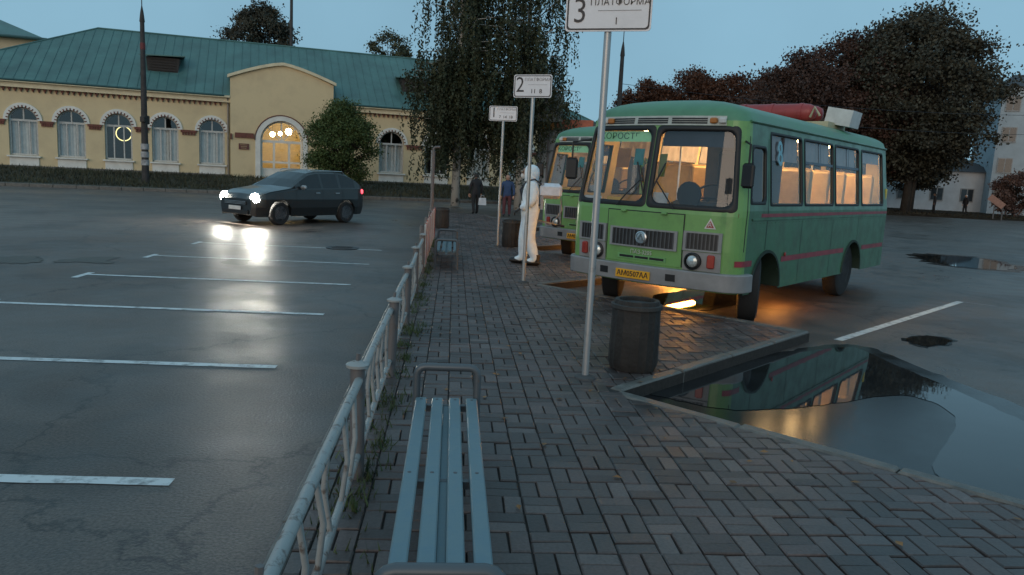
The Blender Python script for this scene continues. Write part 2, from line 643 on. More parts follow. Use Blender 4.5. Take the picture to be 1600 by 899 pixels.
tag(rest.build('brickwork', BRICK, pavement), kind='stuff')

kerb_m = M('kerb_concrete', (0.13, 0.122, 0.11), 0.5, ns=7, na=0.25, bump=0.4, bs=50, rvar=0.12)
for e0, e1 in edges:
    if e1[1] < 2 or e0[1] > 29: continue
    L = math.hypot(e1[0] - e0[0], e1[1] - e0[1])
    ang = math.atan2(e1[1] - e0[1], e1[0] - e0[0])
    n = 4
    nx, ny = -math.sin(ang), math.cos(ang)
    for i in range(n):
        t = (i + 0.5) / n * L
        mb = MB()
        mb.bbox((0, 0, 0), (L / n - 0.012, 0.115, 0.26), 0.014)
        o = mb.build('kerb_stone', kerb_m, pavement, loc=(e0[0] + math.cos(ang) * t + nx * 0.06, e0[1] + math.sin(ang) * t + ny * 0.06, PZ - 0.125 + rnd.uniform(-0.006, 0.008)), rz=ang + rnd.uniform(-0.006, 0.006))
for i in range(30):
    mb = MB()
    mb.bbox((0, 0, 0), (0.1, 0.985, 0.26), 0.014)
    mb.build('kerb_stone', kerb_m, pavement, loc=(-0.71 + rnd.uniform(-.006, .006), 1.0 + i, PZ - 0.128 + rnd.uniform(-0.006, 0.006)), rz=rnd.uniform(-.006, .006))

# painted parking lines, 2.45 m apart, with short cross ends
paint = M('worn_white_paint', (0.62, 0.64, 0.64), 0.5, ns=9, na=0.1, col2=(0.16, 0.16, 0.16), ramp=(0.50, 0.70))
for i, y in enumerate((4.2, 6.73, 9.23, 11.65, 14.2, 16.7)):
    mb = MB()
    n = 16
    x0, x1 = -5.4, -1.52
    w = 0.05 if i < 4 else 0.04
    rows = []
    for k in range(n + 1):
        x = x0 + (x1 - x0) * k / n
        rows.append([(x, y - w + rnd.uniform(-.006, .006) - 0.012 * (x + 3.4), 0.004), (x, y + w + rnd.uniform(-.006, .006) - 0.012 * (x + 3.4), 0.004)])
    mb.grid(rows)
    mb.add([(-5.5, y - 0.33, 0.0045), (-5.4, y - 0.33, 0.0045), (-5.4, y + 0.22, 0.0045), (-5.5, y + 0.22, 0.0045)], [(0, 1, 2, 3)])
    tag(mb.build('parking_line', paint), 'worn white parking bay line painted on wet asphalt', kind='structure')
mb = MB()
a, b = Vector((4.75, 8.70)), Vector((8.84, 12.31))
dv = (b - a).normalized(); nv = Vector((-dv.y, dv.x)) * 0.055
mb.grid([[(*(a + (b - a) * k / 10 - nv), 0.004), (*(a + (b - a) * k / 10 + nv), 0.004)] for k in range(11)])
e = Vector((9.25, 11.95))
mb.add([(*(b - nv), .0045), (*(e - nv), .0045), (*(e + nv), .0045), (*(b + nv), .0045)], [(0, 1, 2, 3)])
tag(mb.build('bay_line', paint), 'white bus bay divider line beside the big puddle', kind='structure')

blob('puddle', [(1.72, 6.33), (2.49, 6.98), (3.52, 7.72), (4.48, 8.24), (4.77, 8.22), (4.76, 7.49), (4.79, 6.69), (4.77, 5.96), (4.7, 5.32), (4.15, 4.32), (3.47, 4.02), (3.24, 4.51), (3.97, 5.38), (4.28, 5.92), (4.18, 6.32), (3.73, 6.22), (3.08, 5.93), (2.36, 5.77), (1.94, 5.99)], 0.008, 'big mirror-like puddle against the platform kerb', 0.015, sub=6)
blob('damp_patch', [(1.70, 5.75), (1.62, 6.15), (2.4, 6.9), (3.5, 7.8), (4.45, 8.4), (4.95, 8.35), (5.0, 7.5), (5.05, 6.7), (5.1, 5.9), (5.2, 5.0), (4.9, 3.4), (4.2, 3.1), (3.0, 4.35)], 0.0045, 'dark wet film of asphalt round the big puddle', 0.03, damp, 6)
blob('puddle', [(13.0, 19.2), (14.0, 21.5), (15.6, 21.6), (15.4, 19.6), (13.9, 18.1)], 0.006, 'long puddle on the far asphalt behind the bus', 0.16, sub=8, fringe=True)
blob('puddle', [(5.75, 8.9), (6.12, 9.15), (6.35, 8.9), (5.75, 8.5)], 0.006, 'small puddle beside the white bay line', 0.045, sub=8, fringe=True)
mud = M('wet_mud', (0.045, 0.034, 0.022), 0.5, ns=8, na=0.3, bump=0.5, bs=20)
blob('mud_patch', [(-7.6, 13.1), (-7.3, 13.45), (-7.0, 13.4), (-6.7, 12.7), (-7.1, 12.5)], 0.006, 'brown muddy patch at the left edge of the lot', 0.07, mud, 7)
blob('mud_patch', [(-6.5, 12.8), (-6.4, 13.5), (-5.9, 13.8), (-5.8, 13.3), (-5.7, 12.9), (-6.2, 12.9)], 0.006, 'brown muddy patch beyond the parking lines', 0.07, mud, 7)
blob('pothole_mud', [(-4.05, 13.55), (-4.0, 14.2), (-3.72, 14.15), (-3.6, 13.4)], 0.0035, 'muddy pothole in the headlight streak', 0.03, mud)
blob('puddle', [(3.1, 10.9), (3.3, 11.7), (4.2, 12.6), (5.0, 12.7), (4.6, 11.4), (3.7, 10.5)], 0.006, 'puddle under the front of the green bus', 0.05)
mh = empty('manhole_cover', (-2.39, 16.8, 0.002), label='dark round manhole cover in the lot left of the fence', cat='manhole cover')
mb = MB(); mb.lathe([(0.36, -0.01), (0.36, 0.012), (0.31, 0.012), (0.31, 0.004)], 28)
mb.build('rim', M('cast_iron', (0.03, 0.03, 0.032), 0.45, 0.6, bump=.3), mh)
mb = MB(); mb.lathe([(0.305, -0.01), (0.305, 0.010), (0.01, 0.010)], 28)
for i in range(5):
    mb.box((0, -0.2 + 0.1 * i, 0.011), (0.5 - abs(i - 2) * .08, 0.03, 0.008))
mb.build('lid', MATS['cast_iron'], mh)

# grass bank in front of the station; the station stands at its top
BD = R(76)
bd = Vector((math.sin(BD), math.cos(BD)))
bn = Vector((bd.y, -bd.x))           # outward, towards the square
BR = Vector((-13.762, 49.0))
def bpt(s, out, z): 
    q = BR + bd * s + bn * out
    return (q.x, q.y, z)
soil = M('bank_soil_grass', (0.036, 0.033, 0.02), 0.85, ns=1.5, na=0.35, bump=0.6, bs=8)
mb = MB()
outs = [(8.6, -0.05), (8.3, 0.14), (8.0, 0.16), (6.5, 0.25), (4.5, 0.45), (2.5, 0.66), (1.0, 0.72), (-16, 0.74), (-30, 0.5), (-34, -0.1)]
mb.grid([[bpt(s, o + (0.4 * math.sin(s * .3) if 2 < o < 8 else 0), z) for o, z in outs] for s in np.linspace(-45, 32, 40)])
tag(mb.build('grass_bank', soil, smooth=True, ang=30), 'dark grassy bank below the yellow station', kind='structure')
mb = MB()
for i in range(77):
    s = -44.5 + i
    mb.bbox(bpt(s, 8.62, 0.06), (0.98, 0.14, 0.22), 0.015, rz=math.atan2(bd.y, bd.x))
tag(mb.build('road_kerb', kerb_m), 'concrete road kerb below the grass bank', kind='structure')

def blades(name, mat, pts, hmin, hmax, w, label, parent=None):
    pts = np.asarray(pts)
    n = len(pts)
    a = nrg.uniform(0, 2 * math.pi, n)
    h = nrg.uniform(hmin, hmax, n)
    dx, dy = np.cos(a) * w, np.sin(a) * w
    lx, ly = nrg.normal(0, .35, n) * h, nrg.normal(0, .35, n) * h
    v = np.empty((n, 3, 3))
    v[:, 0] = pts + np.stack([-dx, -dy, np.zeros(n)], 1)
    v[:, 1] = pts + np.stack([dx, dy, np.zeros(n)], 1)
    v[:, 2] = pts + np.stack([lx, ly, h], 1)
    me = bpy.data.meshes.new(name)
    me.from_pydata(v.reshape(-1, 3).tolist(), [], np.arange(n * 3).reshape(-1, 3).tolist())
    me.materials.append(mat)
    o = bpy.data.objects.new(name, me)
    COL.objects.link(o)
    o.parent = parent
    return tag(o, label, kind='stuff')
grass_m = M('grass_blade', (0.045, 0.045, 0.022), 0.7, ns=.6, na=.4)
def bankz(o):
    for (o1, z1), (o0, z0) in zip(outs[:-1], outs[1:]):
        if o0 <= o <= o1: return z0 + (z1 - z0) * (o - o0) / (o1 - o0)
    return 0.7
P = []
for _ in range(26000):
    s, o = rnd.uniform(-22, 30), rnd.uniform(0.5, 7.9)
    P.append(bpt(s, o, bankz(o) - 0.02))
blades('bank_grass', grass_m, P, 0.08, 0.3, 0.025, 'dark uncut grass on the bank before the station')
weed_m = M('weed_green', (0.05, 0.075, 0.025), 0.7, ns=5, na=.4)
P = []
for _ in range(70):
    y = rnd.uniform(3.2, 18.5)
    x = -0.52 + rnd.uniform(-0.06, 0.16)
    r = rnd.uniform(0.02, 0.09)
    for _ in range(rnd.randint(20, 60)):
        P.append((x + rnd.gauss(0, r), y + rnd.gauss(0, r * 1.6), PZ - 0.01))
blades('fence_weeds', weed_m, P, 0.02, 0.09, 0.006, 'low weeds and moss growing along the fence foot')
leaf_m = M('fallen_leaf', (0.22, 0.10, 0.03), 0.6, ns=3, na=.5)
mb = MB()
for _ in range(150):
    while True:
        x, y = rnd.uniform(-0.5, 4.2), rnd.uniform(2.3, 22)
        if inside(x, y): break
    a, sz = rnd.uniform(0, 6.28), rnd.uniform(.015, .035)
    c, s_ = math.cos(a) * sz, math.sin(a) * sz
    z = PZ + .008
    mb.add([(x - c, y - s_, z), (x + s_ * .6, y - c * .6, z + rnd.uniform(0, .012)), (x + c, y + s_, z + .004), (x - s_ * .6, y + c * .6, z + rnd.uniform(0, .01))], [(0, 1, 2, 3)])
tag(mb.build('fallen_leaves', leaf_m), 'scattered fallen leaves on the brick platform', kind='stuff')

# ------------------------------------------------------------------ the yellow station
BRZ = math.atan2(bd.y, bd.x)
station = empty('station_building', (BR.x, BR.y, 0.0), BRZ, 'long yellow station building with teal metal roof and arched windows', 'building')
# local frame: x along the facade, -y towards the square, z up
wall_m = M('yellow_plaster', (0.67, 0.54, 0.33), 0.8, ns=0.8, na=0.13, bump=0.15, bs=25, col2=(.54, .43, .27), ramp=(.45, .8))
trim_m = M('white_plaster', (0.72, 0.72, 0.68), 0.75, ns=2, na=0.08)
brown_m = M('maroon_brick', (0.16, 0.055, 0.04), 0.75, ns=6, na=0.2)
roof_m = M('teal_roof_metal', (0.075, 0.160, 0.148), 0.5, 0.1, ns=0.7, na=0.2, rvar=0.08)
frame_m = M('window_frame_white', (0.5, 0.5, 0.48), 0.6)
curtain_m = M('pale_curtain', (0.78, 0.78, 0.75), 0.9, ns=3, na=0.1)
dark_m = M('dark_interior', (0.03, 0.028, 0.026), 0.9)
pane_m = glass('station_glass', (0.82, 0.84, 0.84), 0.06)
Z0, ZE = 0.72, 5.5

def arch_pts(c, w, zs, n=14):
    return [(c + w * math.cos(R(180 - 180 * i / n)), zs + w * math.sin(R(180 - 180 * i / n))) for i in range(n + 1)]
def arched_wall(mb, s0, s1, z0, z1, ops, y, depth=0.28):
    x = s0
    for c, w, zsill, zs in ops:
        mb.add([(x, y, z0), (c - w, y, z0), (c - w, y, z1), (x, y, z1)], [(0, 1, 2, 3)])
        if zsill > z0:
            mb.add([(c - w, y, z0), (c + w, y, z0), (c + w, y, zsill), (c - w, y, zsill)], [(0, 1, 2, 3)])
            mb.add([(c - w, y, zsill), (c + w, y, zsill), (c + w, y + depth, zsill), (c - w, y + depth, zsill)], [(0, 1, 2, 3)])
        for q, sgn in ((c - w, 1), (c + w, -1)):
            mb.add([(q, y, zsill), (q, y, zs), (q, y + depth, zs), (q, y + depth, zsill)], [(0, 1, 2, 3)])
        P = arch_pts(c, w, zs)
        for a, b in zip(P[:-1], P[1:]):
            mb.add([(a[0], y, a[1]), (b[0], y, b[1]), (b[0], y, z1), (a[0], y, z1)], [(0, 1, 2, 3)])
            mb.add([(a[0], y, a[1]), (b[0], y, b[1]), (b[0], y + depth, b[1]), (a[0], y + depth, a[1])], [(0, 1, 2, 3)])
        x = c + w
    mb.add([(x, y, z0), (s1, y, z0), (s1, y, z1), (x, y, z1)], [(0, 1, 2, 3)])

left_w = [-13.75, -11.33, -8.9, -6.42, -3.88, -1.24]
right_w = [9.85, 12.9, 15.9, 18.9, 21.6]
WW, ZS, ZP = 0.74, 1.42, 3.42
SL, SR, DEPTH = -16.2, 23.9, 12.0
wl = MB()
arched_wall(wl, SL, -0.16, Z0, ZE, [(c, WW, ZS, ZP) for c in left_w], 0)
arched_wall(wl, 6.0, SR, Z0, ZE, [(c, 0.82, ZS, 3.32) for c in right_w], 0)
wl.add([(SL, 0, Z0), (SL, DEPTH, Z0), (SL, DEPTH, ZE), (SL, 0, ZE)], [(0, 1, 2, 3)])
wl.add([(SR, 0, Z0), (SR, DEPTH, Z0), (SR, DEPTH, ZE), (SR, 0, ZE)], [(0, 1, 2, 3)])
wl.add([(SL, DEPTH, Z0), (SR, DEPTH, Z0), (SR, DEPTH, ZE), (SL, DEPTH, ZE)], [(0, 1, 2, 3)])
wl.build('wall', wall_m, station)
# portal
po = MB()
arched_wall(po, -0.16, 6.0, Z0, 6.72, [(2.86, 1.27, Z0 + 0.02, 3.05)], -0.45, 0.5)
po.add([(-0.16, -0.45, Z0), (-0.16, 2.5, Z0), (-0.16, 2.5, 6.72), (-0.16, -0.45, 6.72)], [(0, 1, 2, 3)])
po.add([(6.0, -0.45, Z0), (6.0, 2.5, Z0), (6.0, 2.5, 6.72), (6.0, -0.45, 6.72)], [(0, 1, 2, 3)])
gab = [(-0.16, 6.72)] + [(-0.16 + 6.16 * t, 6.72 + 0.98 * (1 - abs(2 * t - 1) ** 1.35)) for t in [i / 14 for i in range(1, 14)]] + [(6.0, 6.72)]
po.add([(x, -0.45, z) for x, z in gab], [tuple(range(len(gab)))])
portal = po.build('entrance_portal', wall_m, station)
gb = MB()
for d0, th in ((0.0, 0.16),):
    rows = []
    for i, (x, z) in enumerate(gab):
        rows.append([(x * 1.05 - 0.146, -0.62, z - 0.02), (x * 1.05 - 0.146, -0.62, z + th), (x * 1.05 - 0.146, -0.30, z + th), (x * 1.05 - 0.146, -0.30, z - 0.02)])
    gb.grid(rows, close=True)
    gb.add(rows[0], [(0, 1, 2, 3)]); gb.add(rows[-1], [(3, 2, 1, 0)])
gb.build('gable_cornice', M('cream_cornice', (0.68, 0.60, 0.42), 0.75, ns=2, na=.08), portal)
pr = MB()
rows = []
for x, z in gab:
    rows.append([(x * 1.05 - .146, -0.56, z + 0.165), (x * 1.05 - .146, 4.2, z + 0.165 + 0.35)])
pr.grid(rows)
pr.build('portal_roof', roof_m, station)

# cornice, dentil course, plinth
co = MB()
for a, b in ((SL, -0.17), (6.01, SR)):
    co.box(((a + b) / 2, -0.14, 5.37), (b - a, 0.28, 0.28))
    co.box(((a + b) / 2, -0.24, 5.57), (b - a, 0.5, 0.12))
co.build('cornice', MATS['cream_cornice'], station)
de = MB()
for a, b in ((SL, -0.3), (6.15, SR)):
    n = int((b - a) / 0.3)
    for i in range(n):
        x = a + 0.15 + (b - a - .3) * i / n
        de.add([(x - 0.09, -0.10, 5.225), (x + 0.09, -0.10, 5.225), (x, -0.10, 5.0), (x - 0.09, 0.01, 5.225), (x + 0.09, 0.01, 5.225), (x, 0.01, 5.0)], [(0, 2, 1), (0, 3, 5, 2), (1, 2, 5, 4), (0, 1, 4, 3)])
tag(de.build('dentil_course', brown_m, station), kind='stuff')
pl = MB()
for a, b, y in ((SL, -0.17, -.06), (6.01, SR, -.06)):
    pl.box(((a + b) / 2, y, Z0 - 0.12), (b - a, 0.2, 0.5))
pl.box((2.92, -.5, Z0 - .3), (6.3, .3, .5))
pl.build('plinth', M('grey_plinth', (0.16, 0.15, 0.14), 0.8), station)
ap = MB()
for i in range(len(left_w) - 1):
    m_ = (left_w[i] + left_w[i + 1]) / 2
    w_ = left_w[i + 1] - left_w[i] - 2 * WW - 0.36
    mb = MB(); mb.box((m_, -0.05, ZP - 0.06), (w_ + .1, 0.12, 0.14)); 
    for k in range(5):
        mb.box((m_ - w_ / 2 + w_ * (k + .5) / 5, -0.04, ZP - 0.21), (0.1, 0.1, 0.16))
    mb.build('impost_band', brown_m, station)
for i in range(len(right_w) - 1):
    m_ = (right_w[i] + right_w[i + 1]) / 2
    mb = MB(); mb.box((m_, -0.05, 3.26), (1.1, 0.12, 0.14))
    for k in range(6):
        mb.box((m_ - .55 + 1.1 * (k + .5) / 6, -0.04, 3.11), (0.1, 0.1, 0.16))
    mb.build('impost_band', brown_m, station)
mb = MB(); mb.box((-0.12, -0.5, 3.2), (0.1, .12, .34)); mb.box((0.65, -0.5, 3.3), (1.1, .1, .3)); mb.build('impost_band', brown_m, station)

def window(c, w, zsill, zs, y, parent, curtain=True, warm=False):
    wroot = empty('window')
    wroot.parent = station
    # white surround
    t = MB()
    P0, P1 = arch_pts(c, w + 0.0, zs), arch_pts(c, w + 0.24, zs)
    for (a, b), (a2, b2) in zip(zip(P0[:-1], P0[1:]), zip(P1[:-1], P1[1:])):
        t.add([(a[0], y - .07, a[1]), (b[0], y - .07, b[1]), (b2[0], y - .07, b2[1]), (a2[0], y - .07, a2[1]),
               (a2[0], y + .01, a2[1]), (b2[0], y + .01, b2[1])], [(0, 1, 2, 3), (3, 2, 5, 4)])
    t.build('arch_trim', trim_m, wroot)
    t = MB()
    for i in range(13):
        a = R(10 + 160 * i / 12)
        r0, r1 = w - 0.02, w + 0.10
        t.box((c + (r0 + r1) / 2 * math.cos(a), y - .075, zs + (r0 + r1) / 2 * math.sin(a)), (r1 - r0, 0.05, 0.06), ry=-a)
    tag(t.build('arch_brick_teeth', brown_m, wroot), kind='stuff')
    t = MB(); t.box((c, y - 0.06, zsill - 0.05), (2 * w + 0.2, 0.3, 0.08)); t.build('sill', trim_m, wroot)
    t = MB(); t.box((c, y - 0.03, (Z0 + zsill - .1) / 2 + 0.01), (2 * w, 0.07, zsill - Z0 - 0.12)); t.build('apron', trim_m, wroot)
    yb = y + 0.2
    f = MB()
    for q in (c - w + 0.05, c + w - 0.05):
        f.box((q, yb, (zsill + zs) / 2), (0.1, 0.08, zs - zsill))
    f.box((c, yb - .005, zs), (2 * w - .02, 0.1, 0.12))
    f.box((c, yb, zsill + 0.06), (2 * w - .02, 0.08, 0.1))
    for q in (c - w * 0.36, c + w * 0.36):
        f.box((q, yb, (zsill + zs) / 2), (0.07, 0.07, zs - zsill))
    f.box((c, yb, zs + w / 2), (0.07, 0.07, w))
    P = arch_pts(c, w - 0.04, zs)
    f.tube([(a, yb, b) for a, b in P], 0.05, 6)
    f.build('frame', frame_m, wroot)
    gl = MB()
    P = arch_pts(c, w, zs)
    xs_ = [c - w, c - w * .36, c + w * .36, c + w]
    for a, b in zip(xs_[:-1], xs_[1:]):
        gp = MB(); gp.add([(a, yb + .01, zsill), (b, yb + .01, zsill), (b, yb + .01, zs), (a, yb + .01, zs)], [(0, 1, 2, 3)])
        gp.build('pane', pane_m, wroot)
    gl.add([(a, yb + .01, b) for a, b in P], [tuple(range(len(P)))])
    gl.build('pane', pane_m, wroot)
    if curtain:
        cu = MB()
        rows = []
        for k in range(41):
            x = c - w + 2 * w * k / 40
            rows.append([(x, yb + .16 + .035 * math.sin(k * 1.25), zsill), (x, yb + .16 + .03 * math.sin(k * 1.25 + .4), zs - .02)])
        cu.grid(rows)
        cu.build('curtain', curtain_m, wroot, smooth=True)
    return wroot
for c in left_w: window(c, WW, ZS, ZP, 0, station, curtain=(c != left_w[3]))
for c in right_w: window(c, 0.82, ZS, 3.32, 0, station, curtain=(c != right_w[1]))
inn = MB()
for a, b in ((SL + .1, -0.4), (6.3, SR - .1)):
    inn.add([(a, 3.0, Z0), (b, 3.0, Z0), (b, 3.0, ZE), (a, 3.0, ZE)], [(0, 1, 2, 3)])
    inn.add([(a, .3, Z0 + .5), (b, .3, Z0 + .5), (b, 3.0, Z0 + .5), (a, 3.0, Z0 + .5)], [(0, 1, 2, 3)])
    inn.add([(a, .3, ZE - .1), (b, .3, ZE - .1), (b, 3.0, ZE - .1), (a, 3.0, ZE - .1)], [(0, 1, 2, 3)])
    for q in (a, b):
        inn.add([(q, .3, Z0), (q, 3, Z0), (q, 3, ZE), (q, .3, ZE)], [(0, 1, 2, 3)])
inn.build('inner_room', M('dim_room', (0.10, 0.085, 0.07), .9), station)
# a ring lamp glimpsed through the third window
rl = MB()
rl.lathe([(0.42 + .025 * math.cos(a), .025 * math.sin(a)) for a in [k * math.pi / 4 for k in range(8)]], 24, (-6.25, .75, 3.0), 'Y', closed=True)
rl.build('ring_lamp', emis('ring_lamp_glow', (1.0, 0.85, 0.35), 2.2), station)

# entrance hall with its lit lamps and glazed doors
hall = MB()
hall.add([(-.1, 6, Z0), (5.9, 6, Z0), (5.9, 6, 5.4), (-.1, 6, 5.4)], [(0, 1, 2, 3)])
for q in (-.1, 5.9):
    hall.add([(q, -.1, Z0), (q, 6, Z0), (q, 6, 5.4), (q, -.1, 5.4)], [(0, 1, 2, 3)])
hall.add([(-.1, -.1, 5.4), (5.9, -.1, 5.4), (5.9, 6, 5.4), (-.1, 6, 5.4)], [(0, 1, 2, 3)])
hall.add([(-.1, -.1, Z0 + .03), (5.9, -.1, Z0 + .03), (5.9, 6, Z0 + .03), (-.1, 6, Z0 + .03)], [(0, 1, 2, 3)])
hall.build('entrance_hall', M('hall_cream', (0.62, 0.52, 0.32), 0.8), station)
for x, y, z, r in ((2.35, 1.8, 3.55, .17), (3.35, 1.5, 3.75, .22), (2.9, 4.2, 3.7, .15)):
    mb = MB()
    mb.lathe([(0.02, -r), (r * .7, -r * .7), (r, 0), (r * .7, r * .7), (0.02, r)], 12, (x, y, z))
    lamp = mb.build('hall_lamp', emis('hall_lamp_glow', (1.0, 0.76, 0.38), 60), station, smooth=True)
    mb = MB(); mb.tube([(x, y, z + r), (x, y, 5.4)], .012, 6); mb.build('lamp_cord', dark_m, lamp)
dr = MB()
c, w, zs = 2.86, 1.27, 3.05
for q in (c - w + .06, c - w * .36, c + w * .36, c + w - .06):
    dr.box((q, -.15, (Z0 + zs) / 2), (0.13, .09, zs - Z0))
dr.box((c, -.155, zs - .02), (2 * w - .02, .1, .16)); dr.box((c, -.15, 1.75), (2 * w - .02, .07, .12))
dr.box((c, -.15, Z0 + .35), (2 * w - .02, .06, .6))
dr.box((c, -.15, zs + w / 2), (.08, .07, w))
for a in (45, 135):
    dr.box((c + w * .5 * math.cos(R(a)), -.15, zs + w * .5 * math.sin(R(a))), (w, .06, .06), ry=-R(a))
dr.tube([(a, -.15, b) for a, b in arch_pts(c, w - .05, zs)], .07, 6)
door = dr.build('glazed_door', trim_m, station)
gp = MB(); P = arch_pts(c, w, zs)
gp.add([(c - w, -.13, Z0), (c + w, -.13, Z0), (c + w, -.13, zs), (c - w, -.13, zs)], [(0, 1, 2, 3)])
gp.add([(a, -.13, b) for a, b in P], [tuple(range(len(P)))])
gp.build('pane', glass('door_glass', (0.85, .85, .85), .05), door)
t = MB()
P0, P1 = arch_pts(c, w, zs, 18), arch_pts(c, w + .3, zs, 18)
P0 = [(c - w, Z0)] + P0 + [(c + w, Z0)]; P1 = [(c - w - .3, Z0)] + P1 + [(c + w + .3, Z0)]
for (a, b), (a2, b2) in zip(zip(P0[:-1], P0[1:]), zip(P1[:-1], P1[1:])):
    t.add([(a[0], -.53, a[1]), (b[0], -.53, b[1]), (b2[0], -.53, b2[1]), (a2[0], -.53, a2[1]), (a2[0], -.44, a2[1]), (b2[0], -.44, b2[1])], [(0, 1, 2, 3), (3, 2, 5, 4)])
t.build('door_arch_trim', trim_m, station)
t = MB()
t.tube([(a, -.54, b) for a, b in arch_pts(c, w + .33, zs, 18)], .035, 6)
t.build('arch_moulding', brown_m, station)
mb = MB(); mb.box((0.62, -.48, 2.62), (.6, .06, .36)); pq = mb.build('plaque', M('maroon_plaque', (0.12, .03, .025), .35), station)
for i in range(3):
    mb = MB(); mb.box((.62, -.513, 2.72 - .1 * i), (.42 - .06 * i, .006, .03)); mb.build('plaque_line', M('brass_line', (.4, .3, .15), .5), pq)
# downpipes
pipe_m = M('zinc_pipe', (.22, .21, .19), .5, .3)
for x in (-.3, 6.15):
    mb = MB(); mb.tube([(x, -.3, 5.5), (x, -.12, 5.1), (x, -.12, Z0 + .15), (x, -.3, Z0 + .05)], .06, 8); mb.build('downpipe', pipe_m, station)

# hipped roof with standing seams
ZR, YR = 9.75, 6.0
EO = 0.42
zE = 5.66
rl0, rl1 = -8.4, 17.0
e = [(SL - EO, -EO, zE), (SR + EO, -EO, zE), (SR + EO, DEPTH + EO, zE), (SL - EO, DEPTH + EO, zE)]
r0, r1 = (rl0, YR, ZR), (rl1, YR, ZR)
ro = MB()
ro.add(e + [r0, r1], [(0, 1, 5, 4), (1, 2, 5), (2, 3, 4, 5), (3, 0, 4)])
ro.add([(p[0], p[1], p[2] - .1) for p in e] + e, [(0, 1, 5, 4), (1, 2, 6, 5), (2, 3, 7, 6), (3, 0, 4, 7), (3, 2, 1, 0)])
roof = ro.build('roof', roof_m, station)
sm = MB()
for i in range(78):
    x = SL - EO + (SR - SL + 2 * EO) * (i + .5) / 78
    tmax = 1.0
    if x < rl0: tmax = (x - (SL - EO)) / (rl0 - (SL - EO))
    if x > rl1: tmax = ((SR + EO) - x) / ((SR + EO) - rl1)
    if -.3 < x < 6.1: 
        t0 = .38
        if tmax <= t0: continue
    else: t0 = 0
    p0 = Vector((x, -EO + t0 * (YR + EO), zE + t0 * (ZR - zE))); p1 = Vector((x, -EO + tmax * (YR + EO), zE + tmax * (ZR - zE)))
    sm.tube([p0 + Vector((0, 0, .012)), p1 + Vector((0, 0, .012))], .022, 4)
tag(sm.build('roof_seams', roof_m, roof), kind='stuff')
mb = MB(); mb.tube([r0, r1], .07, 6); mb.tube([r0, e[0]], .06, 6); mb.tube([r1, e[1]], .06, 6); mb.build('ridge_cap', roof_m, roof)
mb = MB()
for a, b in ((SL - EO, -.5), (6.3, SR + EO)):
    mb.tube([(a, -EO - .05, zE - .04), (b, -EO - .05, zE - .04)], .07, 6)
mb.build('gutter', M('dark_teal_gutter', (.03, .085, .085), .5), roof)
# dormers
for x in (-4.1, 11.6):
    d0 = empty('dormer'); d0.parent = station
    y0 = 1.55
    zb = zE + (y0 + EO) / (YR + EO) * (ZR - zE)
    mb = MB()
    mb.add([(x - .85, y0, zb - .05), (x + .85, y0, zb - .05), (x + .95, y0, zb + .85), (x - .95, y0, zb + .85)], [(0, 1, 2, 3)])
    for sgn in (-1, 1):
        mb.add([(x + sgn * .95, y0, zb + .85), (x + sgn * .85, y0, zb - .05), (x + sgn * .9, y0 + 1.45, zb + .87)], [(0, 1, 2)])
    mb.build('dormer_front', M('dark_boards', (.035, .03, .028), .8), d0)
    mb = MB()
    mb.add([(x - 1.3, y0 - .25, zb + .92), (x + 1.3, y0 - .25, zb + 1.02), (x + 1.05, y0 + 1.9, zb + 1.2), (x - 1.05, y0 + 1.9, zb + 1.2),
            (x - 1.3, y0 - .25, zb + .86), (x + 1.3, y0 - .25, zb + .96), (x + 1.05, y0 + 1.9, zb + 1.1), (x - 1.05, y0 + 1.9, zb + 1.1)], [(0, 1, 2, 3), (4, 7, 6, 5), (0, 4, 5, 1), (1, 5, 6, 2), (3, 2, 6, 7), (0, 3, 7, 4)])
    mb.build('dormer_roof', roof_m, d0)
    for k in range(5):
        mb = MB(); mb.box((x, y0 - .02, zb + .08 + k * .16), (1.5, .05, .05), rx=.4); mb.build('louvre', MATS['dark_boards'], d0)

# taller wing seen over the left end of the roof
annex = empty('annex_building', (*(BR + bd * -19.5 - bn * 15), 0.7), BRZ, 'tall teal roofed building rising behind the left end of the station', 'building')
mb = MB(); mb.box((0, 3, 4.5), (12, 9, 9.0)); mb.build('wall', M('annex_plaster', (.50, .42, .28), .8, ns=1, na=.1), annex)
mb = MB(); ee = [(-6.6, -2.1, 8.9), (6.6, -2.1, 8.9), (6.6, 8.1, 8.9), (-6.6, 8.1, 8.9)]
mb.add(ee + [(-1.5, 3, 11.0), (1.5, 3, 11.0)], [(0, 1, 5, 4), (1, 2, 5), (2, 3, 4, 5), (3, 0, 4), (3, 2, 1, 0)])
rf = mb.build('roof', roof_m, annex)
mb = MB(); mb.tube([ee[0], ee[1], ee[2]], .1, 6); mb.build('eave_gutter', MATS['dark_teal_gutter'], rf)

